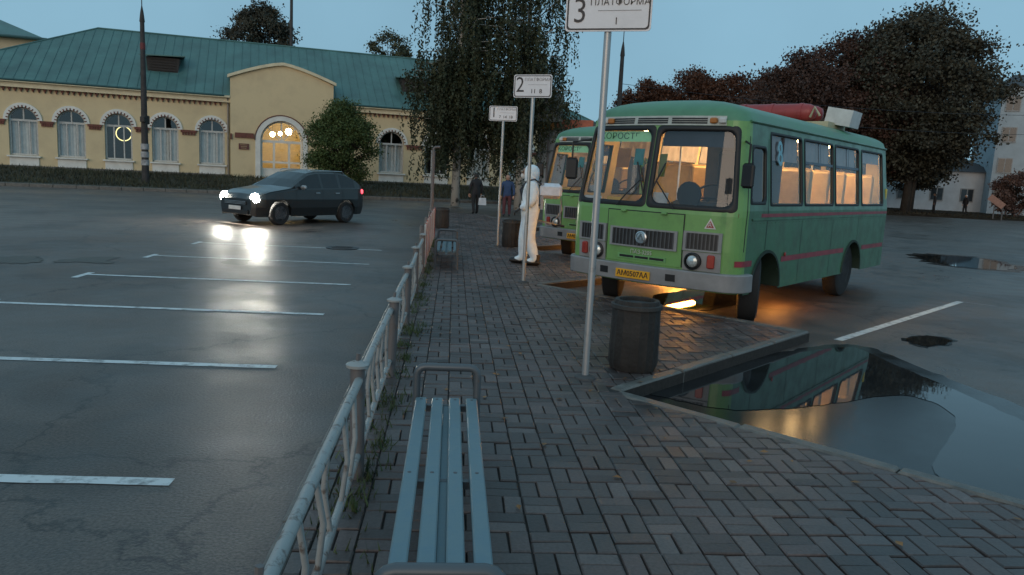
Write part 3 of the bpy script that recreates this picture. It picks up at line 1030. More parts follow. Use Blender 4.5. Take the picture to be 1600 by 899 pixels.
# ------------------------------------------------------------------ platform furniture
galv = M('galvanised_pipe', (0.42, 0.42, 0.42), 0.42, 0.55, ns=9, na=0.2, col2=(0.22, 0.19, 0.17), ramp=(.55, .8))
plate_m = M('sign_white', (0.74, 0.73, 0.76), 0.45, ns=5, na=0.04)
black_m = M('black_ink', (0.015, 0.015, 0.02), 0.5)
grey_ink = M('grey_ink', (0.25, 0.25, 0.27), 0.5)
def platform_sign(x, y, label, num, routes, w=0.70, h=0.36, zb=2.97, rz=-22, lean=0.0, small=False):
    s = empty('platform_sign', (x, y, PZ), R(rz), label, 'sign', 'platform signs on tall poles')
    mb = MB()
    mb.tube([(0, 0.03, -0.03), (lean * .5, 0.03, 1.5), (lean, 0.03, zb + .3 - PZ)], 0.03, 12)
    mb.build('pole', galv, s, smooth=True, ang=50)
    mb = MB(); mb.lathe([(.10, -.02), (.09, .012), (.04, .03)], 12, (0, .03, 0)); mb.build('pole_foot', M('foot_concrete', (.07, .07, .07), .8), s)
    z0 = zb - PZ
    mb = MB()
    P = rrect(-w / 2 + lean, w / 2 + lean, z0, z0 + h, .03)
    n = len(P)
    mb.add([(a, -.012, b) for a, b in P] + [(a, -.004, b) for a, b in P], [tuple(range(n)), tuple(range(2 * n - 1, n - 1, -1))] + [(i, n + i, n + (i + 1) % n, (i + 1) % n) for i in range(n)])
    pl = mb.build('plate', plate_m, s)
    mb = MB()
    i0, i1 = (rrect(-w / 2 + lean + q, w / 2 + lean - q, z0 + q, z0 + h - q, .028) for q in (.012, .024))
    mb.add([(a, -.015, b) for a, b in i0] + [(a, -.015, b) for a, b in i1], [(i, (i + 1) % n, n + (i + 1) % n, n + i) for i in range(n)])
    mb.build('border', black_m, pl)
    mb = MB()
    mb.box((lean, .0, z0 + .02), (.18, .02, .03)); mb.box((lean, .0, z0 + h - .04), (.18, .02, .03)); mb.build('bracket', galv, s)
    rot = (R(90), 0, 0)
    text(num, .95 * h, black_m, pl, (-w * .33 + lean, -.0145, z0 + h * .53), rot, 'number', sx=.92, bold=-.002)
    text('ПЛАТФОРМА', .105 * w, grey_ink if small else black_m, pl, (w * .13 + lean, -.0145, z0 + h * .78), rot, sx=1.0, bold=-.0005)
    mb = MB(); mb.box((w * .13 + lean, -.0135, z0 + h * .56), (w * .5, .003, .004)); mb.build('rule', grey_ink, pl)
    text(routes, .27 * h, black_m, pl, (w * .1 + lean, -.0145, z0 + h * .27), rot, 'route_number')
    return s
platform_sign(1.17, 6.18, 'nearest platform sign numbered 3, on the pole beside the concrete bin', '3', '1', w=.69, h=.285)
platform_sign(1.14, 11.75, 'middle platform sign numbered 2, on the pole by the person in white', '2', '11  8', w=.62, h=.34, rz=-27, small=True)
platform_sign(1.05, 17.4, 'farthest platform sign numbered 1, on the thin pole before the birches', '1', '7  14  18', w=.66, h=.33, rz=-20, small=True)

bin_m = M('dark_concrete_bin', (0.024, 0.021, 0.019), 0.75, ns=5, na=.3, bump=.4, bs=30)
def make_bin(x, y, label, r=.225, h=.63):
    b = empty('litter_bin', (x, y, PZ), rnd.uniform(0, 1), label, 'litter bin', 'concrete litter bins along the platform')
    mb = MB()
    mb.lathe([(r * .92, 0), (r * .95, .03), (r, .06), (r * .985, h * .5), (r * .955, h - .06), (r * .93, h - .03), (r * .9, h), (r * .74, h), (r * .72, h - .05), (r * .7, .12)], 36, flute=.035)
    mb.build('shell', bin_m, b, smooth=True, ang=25)
    mb = MB(); mb.lathe([(r * .71, .1), (r * .71, .3), (r * .5, .36), (.02, .38)], 14); mb.build('litter', M('bin_litter', (.03, .028, .026), .9), b)
    mb = MB(); mb.lathe([(r * 1.02, h - .075), (r * 1.03, h - .07), (r * 1.03, h - .04), (r * 1.0, h - .035)], 30); mb.build('band', M('bin_band', (.04, .038, .036), .7), b)
    return b
make_bin(1.69, 6.62, 'big dark concrete litter bin beside the nearest sign pole')
make_bin(1.38, 17.5, 'dark litter bin behind the person in white overalls')
make_bin(-.30, 22.3, 'small dark litter bin beyond the far bench', .21, .6)

bench_paint = M('blue_grey_bench_paint', (0.145, 0.215, 0.24), 0.42, ns=14, na=.1, col2=(0.12, 0.20, 0.245), ramp=(.45, .75), bump=.06, bs=30)
tube_m = M('bench_tube', (0.11, 0.12, 0.13), 0.42, .3, ns=10, na=.1, col2=(0.22, 0.10, 0.04), ramp=(.68, .74))
def make_bench(x, y0, y1, label, w=.37):
    b = empty('platform_bench', (x, y0, PZ), 0, label, 'bench', 'slatted benches along the fence')
    L = y1 - y0
    zt = .33
    for i, q in enumerate((-.152, -.052, .052, .152)):
        mb = MB(); mb.bbox((q, L / 2, zt - .02), (.068, L - .06, .034), .006); sl = mb.build('slat', bench_paint, b, rz=rnd.uniform(-.0015, .0015))
        for yb in (.07, L * .5, L - .07):
            mb = MB(); mb.lathe([(.010, -.004), (.009, .002), (.003, .004)], 8, (q + rnd.uniform(-.006, .006), yb, zt - .003)); mb.build('bolt', tube_m, sl)
    mb = MB(); mb.bbox((0, L / 2, zt - .062), (.04, L - .08, .04), .004); mb.build('spine_beam', bench_paint, b)
    for q in (.06, L * .5, L - .06):
        mb = MB(); mb.box((0, q, zt - .058), (w - .02, .035, .035)); mb.build('cross_bar', tube_m, b)
    for q in (0, L):
        mb = MB()
        P = [(-w / 2, q, 0), (-w / 2, q, .46)] + [(-w / 2 + .05 - .05 * math.cos(R(a)), q, .46 + .05 * math.sin(R(a))) for a in (30, 60, 90)]
        P += [(-p[0], p[1], p[2]) for p in reversed(P)]
        mb.tube(P, .024, 10); mb.build('end_hoop', tube_m, b, smooth=True, ang=50)
    return b
make_bench(.005, 2.12, 4.5, 'near blue grey slatted bench with tubular end hoops in the foreground')
make_bench(-.085, 13.0, 15.2, 'far slatted bench beside the fence, small in the distance')

# low pipe fence along the lot
fence_m = M('flaking_white_paint', (0.31, 0.32, 0.315), 0.55, ns=16, na=.1, col2=(.13, .10, .085), ramp=(.54, .66), bump=.2, bs=25)
post_m = M('grey_post_paint', (0.13, 0.12, 0.12), 0.55, ns=8, na=.1, col2=(.13, .085, .06), ramp=(.55, .75))
red_m = M('red_picket_paint', (0.38, .07, .05), .55, ns=9, na=.2)
white_m = M('white_picket_paint', (0.58, .58, .56), .55, ns=9, na=.15)
FX = -.47
ysF = [-.1, 1.80, 4.02, 6.1, 8.2, 10.3, 12.4]
fence = empty('pipe_fence', (FX, 0, PZ), 0, 'low pipe fence with flaking white paint between bench and parking lot', 'fence')
for i, y in enumerate(ysF):
    lx = rnd.uniform(-.03, .03)
    mb = MB(); mb.tube([(lx * .2, y, -.05), (lx, y, .63)], .04, 14); p = mb.build('post', post_m, fence, smooth=True, ang=50)
    mb = MB(); mb.lathe([(.062, .625), (.064, .64), (.03, .655), (.012, .66)], 14, (lx, y, 0)); mb.build('post_cap', fence_m, p, smooth=True, ang=40)
    mb = MB(); mb.tube([(lx, y, .655), (lx + .004, y, .70)], .012, 6); mb.build('cap_bolt', post_m, p)
for i, (a, b) in enumerate(zip(ysF[:-1], ysF[1:])):
    sag = rnd.uniform(-.02, .02)
    tz, bz = .555, .13
    for nm, z, r in (('top_rail', tz, .024), ('bottom_rail', bz, .02)):
        mb = MB(); mb.tube([(0, a + .03, z), (sag, (a + b) / 2, z + sag * .6), (0, b - .03, z)], r, 10); mb.build(nm, fence_m, fence, smooth=True, ang=50)
    n = 6
    for k in range(n):
        y = a + (b - a) * (k + 1) / (n + 1)
        t = rnd.uniform(-.035, .035)
        mb = MB(); mb.tube([(sag * .6, y + t, bz), (sag * .6 + rnd.uniform(-.03, .03), y + t * .3, (bz + tz) / 2), (sag * .6 + rnd.uniform(-.01, .01), y - t, tz)], .013, 8); mb.build('baluster', fence_m, fence, smooth=True, ang=50)
pf = empty('picket_fence', (FX, 12.5, PZ), 0, 'far red and white picket fence section past the pipe fence', 'fence')
n = 40
for z in (.18, .6):
    mb = MB(); mb.tube([(0, 0, z), (0, 6.3, z)], .02, 8); mb.build('rail', post_m, pf)
for k in range(n):
    y = .08 + 6.15 * k / (n - 1)
    mb = MB(); mb.bbox((.028 + rnd.uniform(-.006, .006), y, .43 + rnd.uniform(-.01, .01)), (.018, .09, .72), .004); mb.build('picket', red_m if (k // 2) % 2 else white_m, pf)
for q in (0, 2.1, 4.2, 6.3):
    mb = MB(); mb.tube([(-.03, q, -.05), (-.03, q, .78)], .03, 8); mb.build('post', post_m, pf)
ep = empty('signal_post', (-.53, 19.1, PZ), 0, 'thin grey post at the far end of the picket fence', 'post')
mb = MB(); mb.tube([(0, 0, -.05), (0, 0, 2.15)], .045, 10); mb.build('pole', post_m, ep, smooth=True, ang=50)
mb = MB(); mb.tube([(0, 0, 2.13), (0, 0, 2.2), (.04, 0, 2.24), (.16, 0, 2.25)], .03, 8); mb.build('bent_top', post_m, ep)
mb = MB(); mb.lathe([(.09, 0), (.09, .02), (.05, .04)], 12); mb.build('base_plate', post_m, ep)

# ------------------------------------------------------------------ poles and wires
conc = M('dark_concrete_pole', (0.045, 0.042, 0.042), 0.8, ns=3, na=.25, bump=.3)
def utility_pole(x, y, z, h, label, r0=.2, r1=.11, bands=True):
    u = empty('utility_pole', (x, y, z), rnd.uniform(0, 3), label, 'utility pole', 'concrete utility poles')
    mb = MB(); mb.tube([(0, 0, -.3), (0, 0, h * .5), (0, 0, h)], [r0, (r0 + r1) / 2, r1], 12); mb.build('shaft', conc, u, smooth=True, ang=50)
    mb = MB(); mb.lathe([(r1, 0), (r1 * 1.25, .05), (r1 * .8, .5), (.025, .85), (.02, 2.0)], 12, (0, 0, h)); mb.build('spike_cap', conc, u, smooth=True, ang=50)
    if bands:
        mb = MB(); mb.lathe([(r1 * 1.16, h * .84), (r1 * 1.22, h * .845), (r1 * 1.2, h * .875), (r1 * 1.14, h * .88)], 14); mb.build('clamp_band', M('rust_red_band', (.14, .03, .03), .7), u)
        mb = MB(); mb.bbox((.3, 0, h * .42), (.25, .3, .45), .03); mb.bbox((-.26, 0, h * .42), (.2, .22, .3), .03); mb.build('loudspeaker_box', M('dark_box', (.04, .035, .035), .7), u)
        for k in range(3):
            mb = MB(); mb.lathe([(r0 + .004, 1.2 + k * .42), (r0 + .004, 1.5 + k * .42)], 14); mb.build('paper_notice', M('notice_paper', (.35, .35, .36), .8, ns=6, na=.3), u)
    return u
utility_pole(-16.6, 42.6, .05, 8.6, 'dark concrete pole with spike top before the left station windows')
utility_pole(9.3, 44.0, .1, 8.6, 'dark spiked pole rising behind the second green bus', bands=False)
mst = empty('antenna_mast', (-13.1, 62.5, .5), 0, 'thin dark mast rising behind the station roof', 'mast')
mb = MB(); mb.tube([(0, 0, 0), (0, 0, 17)], [.16, .1], 10); mb.build('shaft', conc, mst)
mb = MB(); mb.tube([(-.4, 0, 15.6), (.4, 0, 15.6)], .03, 6); mb.build('cross_arm', conc, mst)
for i, (a, b, sag, lab) in enumerate((((9.3, 44, 7.2), (60, 52, 9.5), 1.2, 'upper thin cable stretched across the sky to the right trees'), ((9.3, 44, 6.3), (60, 53, 8.2), 1.3, 'lower thin cable stretched across the sky to the right trees'))):
    a, b = Vector(a), Vector(b)
    mb = MB(); mb.tube([a + (b - a) * t - Vector((0, 0, 4 * sag * t * (1 - t))) for t in [k / 16 for k in range(17)]], .014, 5)
    tag(mb.build('overhead_cable', black_m), lab, 'cable', 'overhead cables')

# ------------------------------------------------------------------ kiosk behind the buses
kx, ky = 7.1, 40.5
kio = empty('kiosk', (kx, ky, 0), R(-12), 'grey kiosk with a red fascia board behind the second bus', 'kiosk')
mb = MB(); mb.box((0, 0, 2.2), (5.2, 3, 4.4)); mb.build('wall', M('kiosk_panel', (.30, .33, .35), .6, ns=2, na=.1), kio)
mb = MB(); mb.box((-.75, -1.6, 4.42), (1.9, .16, .5)); mb.build('fascia', M('red_fascia', (.42, .10, .05), .5), kio)
mb = MB(); mb.box((-2.1, -1.62, 4.3), (.6, .14, .35)); mb.build('orange_board', M('orange_board', (.6, .25, .05), .5), kio)
mb = MB(); mb.box((0, .2, 4.47), (5.6, 3.1, .14)); mb.build('roof', M('kiosk_roof', (.12, .13, .13), .6), kio)
mb = MB(); mb.box((.5, -1.53, 1.8), (3.0, .06, 1.3)); mb.build('shop_window', M('kiosk_glass', (.03, .035, .04), .1), kio)
mb = MB(); mb.box((-2.0, -2.1, 5.2), (1.3, .1, 1.4)); mb.build('billboard', M('billboard_grey', (.36, .40, .43), .6, ns=2, na=.08), kio)
mb = MB(); mb.tube([(-2.0, -1.98, 0), (-2.0, -1.98, 4.7)], .06, 8); mb.build('billboard_post', post_m, kio)

# ------------------------------------------------------------------ the green bus
BUS_A = R(44.3)
bus_F = (2.579 - .04 * math.cos(BUS_A), 9.796 + .04 * math.sin(BUS_A))
green = M('bus_green_lit_front', (0.165, 0.345, 0.105), 0.4, ns=4, na=.10, coat=.2, rvar=.1, col2=(.12, .24, .085), ramp=(.5, .8), bump=.2, bs=3)  # front copy of the bus green, its brighter light put into the colour
rgreen = M('bus_green_skylit_roof', (0.09, 0.235, 0.14), 0.42, ns=2, na=.12, rvar=.08)  # roof copy, with the sky's teal cast put into the colour
sgreen = M('bus_green_shaded_side', (0.052, 0.165, 0.082), 0.4, ns=3.2, na=.14, coat=.2, rvar=.12, col2=(.058, .105, .064), ramp=(.42, .74), bump=.3, bs=2.6)  # side copy, darker and bluer: its shade is put into the colour
rubber = M('black_rubber', (0.012, 0.012, 0.013), 0.55)
tyre_m = M('tyre', (0.016, 0.016, 0.017), 0.8, bump=.3)
lining_m = M('bus_lining', (0.55, 0.42, 0.22), 0.7, ns=3, na=.08)
bglass = glass('bus_glass', (0.84, 0.85, 0.85), .03)
grey_p = M('bus_grey_paint', (0.25, 0.25, 0.255), 0.45, ns=3, na=.12, rvar=.1)
chrome = M('dull_chrome', (0.55, 0.56, 0.57), 0.28, .9, ns=6, na=.1)
redl = M('red_lens', (0.30, 0.03, 0.02), .25)
stripe_m = M('red_stripe', (0.27, 0.035, 0.05), .45, ns=5, na=.2)
HWB, LB = 1.27, 6.95
def kz(z):
    return 1.0 if z < 1.5 else 1.0 - 0.10 * (z - 1.5) / 1.1
def surf(u, z, sg=1, ins=0.0):
    """u runs from the middle of the front, round the corner, along the side, to the middle of the rear"""
    F, rc = 1.02, .25
    if u < F:
        x, y, nx, ny = u, -.07 + .11 * (u / F) ** 2, .2 * u / F, -1
    elif u < F + .36:
        t = (u - F) / .36 * math.pi / 2
        x, y, nx, ny = F + rc * math.sin(t), .04 + rc * (1 - math.cos(t)), math.sin(t), -math.cos(t)
    else:
        y = .29 + (u - F - .36)
        if y < LB - .2:
            x, nx, ny = HWB, 1, 0
        else:
            q = y - (LB - .2)
            if q < .31:
                t = q / .31 * math.pi / 2
                x, y, nx, ny = HWB - .2 + .2 * math.cos(t), LB - .2 + .2 * math.sin(t), math.cos(t), math.sin(t)
            else:
                x, y, nx, ny = max(0, HWB - .2 - (q - .31)), LB, 0, 1
    x -= nx * ins; y -= ny * ins
    x *= kz(z)
    w = max(0, 1 - max(0, y) / 1.3)
    rk = 0 if z < 1.42 else .19 * (z - 1.42) / 1.18
    if z < .95: rk += .03 * (.95 - z) / .4
    y += rk * w
    if z > 1.5 and y > 6: y -= .12 * (z - 1.5) / 1.1 * min(1, (y - 6) / .9)
    return Vector((sg * x, y, z))
def uy(y): return y - .29 + 1.38
UEND = uy(LB - .2) + .31 + (HWB - .2)
AF, AR_, RAD, AXZ = uy(1.0), uy(4.82), .5, .46
def zbot(u):
    for c in (AF, AR_):
        if abs(u - c) < RAD: return max(.46, AXZ + math.sqrt(RAD ** 2 - (u - c) ** 2))
    return .46 if u < 1.38 else .44
WIN = [('windshield', .035, 1.16, 1.50, 2.50, .11), ('driver_window', uy(.32), uy(.80), 1.60, 2.30, .08), ('side_window', uy(.98), uy(2.16), 1.58, 2.50, .06),
       ('side_window', uy(2.28), uy(3.55), 1.58, 2.50, .06), ('side_window', uy(3.67), uy(4.92), 1.58, 2.50, .06), ('side_window', uy(5.1), uy(6.45), 1.58, 2.50, .06),
       ('rear_window', UEND - .85, UEND - .05, 1.6, 2.45, .08)]
us = sorted(set([0, .3, .6, .9, 1.02, 1.08, 1.14, 1.2, 1.26, 1.32, 1.38] + [round(w[1], 3) for w in WIN] + [round(w[2], 3) for w in WIN]
    + [c + RAD * math.cos(k * math.pi / 14) for c in (AF, AR_) for k in range(15)] + [uy(v) for v in (2.7, 3.2, 5.6, 6.2, 6.75)]
    + [uy(6.75) + .31 * k / 4 for k in range(5)] + [UEND - .95, UEND - .4, UEND]))
zs_ = [None, .72, .985, 1.3, 1.42, 1.5, 1.58, 1.60, 1.8, 2.05, 2.30, 2.45, 2.50, 2.60]
def hole(u, z):
    return any(w[1] < u < w[2] and w[3] < z < w[4] for w in WIN)

def make_bus(label):
    b = empty('bus', (bus_F[0], bus_F[1], 0), -BUS_A, label, 'bus', 'green buses parked in the bays')
    for sg in (1, -1):
        mbf, mbs = MB(), MB()
        for a, c in zip(us[:-1], us[1:]):
            for z0, z1 in zip(zs_[:-1], zs_[1:]):
                if z0 is None:
                    za, zc = zbot(a + 1e-6), zbot(c - 1e-6)
                    if za >= z1 and zc >= z1: continue
                else:
                    # rows up to .985 open inside the wheel arches
                    za = max(z0, min(zbot(a + 1e-6), z1)); zc = max(z0, min(zbot(c - 1e-6), z1))
                    if za >= z1 and zc >= z1: continue
                if z0 and hole((a + c) / 2, (z0 + z1) / 2): continue
                za_, zc_ = min(za, z1), min(zc, z1)
                q = [surf(a, za_, sg), surf(c, zc_, sg), surf(c, z1, sg), surf(a, z1, sg)]
                (mbf if c <= 1.39 else mbs).add(q, [(0, 1, 2, 3) if sg > 0 else (3, 2, 1, 0)])
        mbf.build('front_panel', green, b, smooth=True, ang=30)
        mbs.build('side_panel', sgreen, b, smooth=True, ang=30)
        ml = MB()
        for a, c in zip(us[:-1], us[1:]):
            for z0, z1 in zip(zs_[2:-1], zs_[3:]):
                if hole((a + c) / 2, (z0 + z1) / 2) or (c < 1.3 and z1 < 1.45): continue
                ml.add([surf(a, z0, sg, .05), surf(c, z0, sg, .05), surf(c, z1, sg, .05), surf(a, z1, sg, .05)], [(0, 1, 2, 3)])
        ml.build('inner_lining', lining_m, b)
        for nm, u0, u1, z0, z1, rr in WIN:
            gp = MB()
            nu = 10
            gp.grid([[surf(u0 + (u1 - u0) * k / nu, z, sg, .012) for k in range(nu + 1)] for z in (z0, (z0 + z1) / 2, z1)])
            pane = gp.build(nm, bglass, b, smooth=True)
            ring = MB()
            o_ = .032 if nm == 'windshield' else .022
            i_ = .035 if nm == 'windshield' else .018
            A = rrect(u0 - o_, u1 + o_, z0 - o_, z1 + o_, .07 if nm == 'windshield' else .04, 5)
            B = rrect(u0 + i_, u1 - i_, z0 + i_, z1 - i_, rr, 5)
            # refine long edges
            def refine(P):
                out = []
                for p, q in zip(P, P[1:] + P[:1]):
                    m = 8 if math.dist(p, q) > .3 else 1
                    out += [(p[0] + (q[0] - p[0]) * t / m, p[1] + (q[1] - p[1]) * t / m) for t in range(m)]
                return out
            m2 = []
            A2, B2 = [], []
            for i in range(len(A)):
                j = (i + 1) % len(A)
                m = 8 if math.dist(A[i], A[j]) > .3 else 1
                for t in range(m):
                    A2.append((A[i][0] + (A[j][0] - A[i][0]) * t / m, A[i][1] + (A[j][1] - A[i][1]) * t / m))
                    B2.append((B[i][0] + (B[j][0] - B[i][0]) * t / m, B[i][1] + (B[j][1] - B[i][1]) * t / m))
            rows = [[surf(max(0, p[0]), p[1], sg, -.002) for p in A2], [surf(max(0, p[0] * .5 + q[0] * .5), p[1] * .5 + q[1] * .5, sg, -.016) for p, q in zip(A2, B2)], [surf(q[0], q[1], sg, -.004) for q in B2], [surf(q[0], q[1], sg, .02) for q in B2]]
            ring.grid(rows, close=True)
            ring.build('window_gasket', rubber, pane, smooth=True)
            if nm == 'side_window':
                vc = MB()
                vc.grid([[surf(u0 + (u1 - u0) * k / 30, z, sg, .06 + .012 * math.sin(k * 1.3 + z * 3)) for k in range(31)] for z in (2.16 if u1 < uy(5) else 2.3, 2.36, 2.52)])
                vc.build('valance_curtain', M('grey_lilac_curtain', (.30, .27, .29), .9, ns=5, na=.1), b, smooth=True)
            if nm == 'side_window' and u0 > uy(2.2) and u1 < uy(5.0):
                vb = MB()
                vb.grid([[surf(u0 + (u1 - u0) * k / 4, z, sg, -.006) for k in range(5)] for z in (2.155, 2.195)])
                um = u0 + (u1 - u0) * .52
                vb.add([surf(um, 2.19, sg, -.006), surf(um + .035, 2.19, sg, -.006), surf(um + .035, 2.49, sg, -.006), surf(um, 2.49, sg, -.006)], [(0, 1, 2, 3)])
                vb.build('vent_frame', M('vent_frame_blue', (.05, .075, .11), .4), pane)
    # roof dome
    rm = MB()
    rows = []
    loop = [(u, 1) for u in us] + [(u, -1) for u in reversed(us[:-1])]
    loop = loop[:-1]
    for t in [0, .04, .09, .16, .26, .4, .6, .8, 1.0]:
        row = []
        for u, sg in loop:
            p = surf(u, 2.6, sg)
            cpt = Vector((0, min(max(p.y, .85), 6.2), 0))
            hz = .31 * (1 - (1 - t) ** 2.3) ** (1 / 2.3)
            row.append(Vector((p.x * (1 - t), p.y + (cpt.y - p.y) * t, 2.6 + hz)))
        rows.append(row)
    rm.grid(rows, close=True)
    roof = rm.build('roof', rgreen, b, smooth=True)
    for sg in (1, -1):
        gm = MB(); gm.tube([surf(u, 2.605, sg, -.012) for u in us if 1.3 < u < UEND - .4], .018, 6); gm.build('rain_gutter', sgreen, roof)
    for k, y in enumerate((2.3, 4.4, 5.6)):
        hm = MB(); hm.bbox((-.35 if k == 1 else -.2, y, 2.925), (.7, .6, .07), .03); hm.build('roof_hatch', rgreen, roof)
    # vent strip above the windshield
    vs = MB()
    vs.grid([[surf(max(u, 0), z, 1 if u >= 0 else -1, -.012) if u >= 0 else surf(-u, z, -1, -.012) for u in np.linspace(-1.0, 1.0, 17)] for z in (2.535, 2.545, 2.645, 2.655)])
    vst = vs.build('vent_strip', M('vent_cream', (.42, .45, .42), .5), b)
    for c0, c1 in ((-.93, -.40), (-.34, .16), (.22, .74)):
        for z in (2.565, 2.592, 2.62):
            sl = MB(); sl.grid([[surf(abs(u), zz, 1 if u >= 0 else -1, -.016) for u in np.linspace(c0, c1, 9)] for zz in (z - .010, z + .010)]); sl.build('vent_slot', rubber, vst)
    for u, mm in ((.83, M('amber_lens', (.45, .16, .03), .3)), (.95, M('clear_lens', (.6, .6, .58), .2))):
        for sg in (1, -1):
            q = surf(u, 2.595, sg, -.03); l_ = MB(); l_.bbox(tuple(q), (.09, .05, .07), .012); l_.build('marker_lamp', mm, b)
    # front mask: grille, lamps, hood
    def patch(name, u0, u1, z0, z1, off, mat, parent, n=6, back=.03):
        pm = MB()
        U = np.linspace(u0, u1, n)
        S1 = lambda u, z, o: surf(abs(u), z, 1 if u >= 0 else -1, o)
        pm.grid([[S1(u, z0, back) for u in U], [S1(u, z0, -off) for u in U], [S1(u, z1, -off) for u in U], [S1(u, z1, back) for u in U]])
        for u in (U[0], U[-1]):
            pm.add([S1(u, z0, back), S1(u, z0, -off), S1(u, z1, -off), S1(u, z1, back)], [(0, 1, 2, 3)])
        return pm.build(name, mat, parent)
    patch('hood_lid', -.56, .56, .735, 1.405, .012, green, b, 9)
    hl = MB()
    for z, u0, u1 in ((1.41, -.575, .575), ):
        hl.grid([[surf(abs(u), zz, 1 if u >= 0 else -1, -.004) for u in np.linspace(u0, u1, 9)] for zz in (z - .008, z + .008)])
    for u in (-.567, .567):
        hl.grid([[surf(abs(u) + o, zz, 1 if u >= 0 else -1, -.004) for zz in np.linspace(.735, 1.41, 5)] for o in (-.008, .008)])
    hl.build('hood_gap', rubber, b)
    for u in (-.3, .3):
        q = surf(abs(u), 1.405, 1 if u > 0 else -1, -.03); hm = MB(); hm.bbox(tuple(q), (.08, .04, .035), .01); hm.build('hood_hinge', green, b)
    gcm = M('grille_dark', (.022, .022, .024), .5)
    slat_m = M('grille_slat', (.085, .085, .088), .4, .3)
    for u0, u1, z0, z1 in ((-.48, .48, .945, 1.18), (.60, 1.04, .975, 1.2), (-1.04, -.60, .975, 1.2)):
        gr = patch('grille', u0, u1, z0, z1, .02, gcm, b, 5)
        n = 17 if u1 - u0 > .6 else 9
        for k in range(n):
            u = u0 + (u1 - u0) * (k + .5) / n
            patch('grille_slat', u - .009, u + .009, z0 + .015, z1 - .015, .032, slat_m, gr, 2)
        for z in (z0, z1):
            patch('grille_edge', u0 - .005, u1 + .005, z - .011, z + .011, .03, grey_p, gr, 5)
        for u in (u0, u1):
            patch('grille_edge', u - .02, u + .02, z0 - .011, z1 + .011, .031, grey_p, gr, 2)
    for sg in (1, -1):
        hp = patch('lamp_panel', .585 * sg, 1.06 * sg, .715, .955, .016, grey_p, b, 4)
        q = surf(.72, .835, sg, -.02)
        bz = MB(); bz.lathe([(.108, .03), (.112, -.03), (.09, -.045), (.085, -.01)], 22, (q.x, q.y, q.z), 'Y'); head = bz.build('headlight', rubber, b, smooth=True, ang=40)
        ln = MB(); ln.lathe([(.088, -.015), (.07, -.035), (.035, -.046), (.004, -.05)], 20, (q.x, q.y, q.z), 'Y'); ln.build('lens', M('headlamp_lens', (.55, .6, .6), .12, .5, ns=20, na=.3), head, smooth=True)
        q = surf(.945, .845, sg, -.025)
        tl = MB(); tl.bbox(tuple(q), (.095, .05, .17), .015, rz=.22 * sg); tl.build('side_lamp', redl, b)
    patch('name_slot', -.36, .36, .775, .835, .022, M('slot_green', (.16, .36, .14), .5), b, 7)
    for u0, u1 in ((-.33, -.11), (-.09, .11), (.13, .33)):
        patch('slot_gap', u0, u1, .79, .82, .026, rubber, b, 3)
    em = MB(); q = surf(0, 1.07, 1, -.04); em.lathe([(.085, .02), (.085, -.008), (.07, -.018), (.062, -.008), (.004, -.012)], 22, tuple(q), 'Y')
    emo = em.build('emblem', chrome, b, smooth=True, ang=30)
    em = MB(); em.box((q.x - .018, q.y - .014, q.z + .012), (.02, .01, .085), ry=.5); em.box((q.x + .022, q.y - .014, q.z - .006), (.018, .01, .075), ry=-.45); em.build('emblem_mark', M('emblem_ink', (.10, .14, .16), .4), emo)
    text('ПАЗ-3205', .075, M('pale_lettering', (.5, .52, .45), .4), b, (0, surf(0, .87, 1, -.018).y - .002, .872), (R(90), 0, 0), 'nameplate', ex=.003, sx=1.0)
    # warning triangle sticker
    tc = surf(.9, 1.315, 1, -.006)
    tr = MB(); tr.add([(tc.x - .075, tc.y - .012, tc.z - .06), (tc.x + .075, tc.y + .006, tc.z - .06), (tc.x, tc.y - .006, tc.z + .075)], [(0, 1, 2)])
    tro = tr.build('warning_triangle', M('sticker_white', (.62, .6, .58), .5), b)
    tr = MB(); tr.add([(tc.x - .05, tc.y - .014, tc.z - .045), (tc.x + .05, tc.y - .0, tc.z - .045), (tc.x, tc.y - .011, tc.z + .042)], [(0, 1, 2)])
    tr.build('triangle_red', M('sticker_red', (.35, .06, .05), .5), tro)
    text('А', .075, MATS['sticker_white'], tro, (tc.x, tc.y - .017, tc.z - .012), (R(90), 0, R(8)), 'letter')
    # bumper
    bm = MB()
    U = list(np.linspace(0, 1.02, 6)) + [1.1, 1.2, 1.3, 1.38, 1.5]
    loopU = [(u, -1) for u in reversed(U[1:])] + [(u, 1) for u in U]
    prof = [(.475, .05), (.475, -.055), (.485, -.068), (.69, -.068), (.705, -.055), (.715, .05)]
    bm.grid([[surf(u, z, sg, o) for u, sg in loopU] for z, o in prof])
    bump_ = bm.build('bumper', grey_p, b, smooth=True, ang=35)
    for u in (-.55, .45):
        patch('tow_slot', u - .065, u + .065, .545, .635, .072, rubber, bump_, 2)
    lp = MB(); pc = surf(.08, .575, -1, -.082)
    lp.bbox((pc.x, pc.y, pc.z), (.52, .012, .115), .004)
    lpo = lp.build('license_plate', M('plate_yellow', (.72, .36, .02), .4), b)
    text('АМ0507АА', .098, black_m, lpo, (pc.x, pc.y - .009, pc.z), (R(90), 0, 0), 'plate_lettering', sx=.98, bold=.001)
    # side stripes
    for sg in (1, -1):
        for z0, z1, y0, y1 in ((1.42, 1.465, .12, 6.75), (.80, .875, .12, .50), (.80, .875, 1.52, 4.30), (.80, .875, 5.34, 6.7)):
            st = MB(); st.grid([[surf(uy(y), z, sg, -.004) for y in np.linspace(y0, y1, 12)] for z in (z0, z1)]); st.build('side_stripe', stripe_m, b)
        mo = MB(); mo.grid([[surf(uy(y), z, sg, o) for y in np.linspace(.4, 6.7, 12)] for z, o in ((1.375, -.001), (1.38, -.012), (1.40, -.012), (1.405, -.001))]); mo.build('side_moulding', sgreen, b)
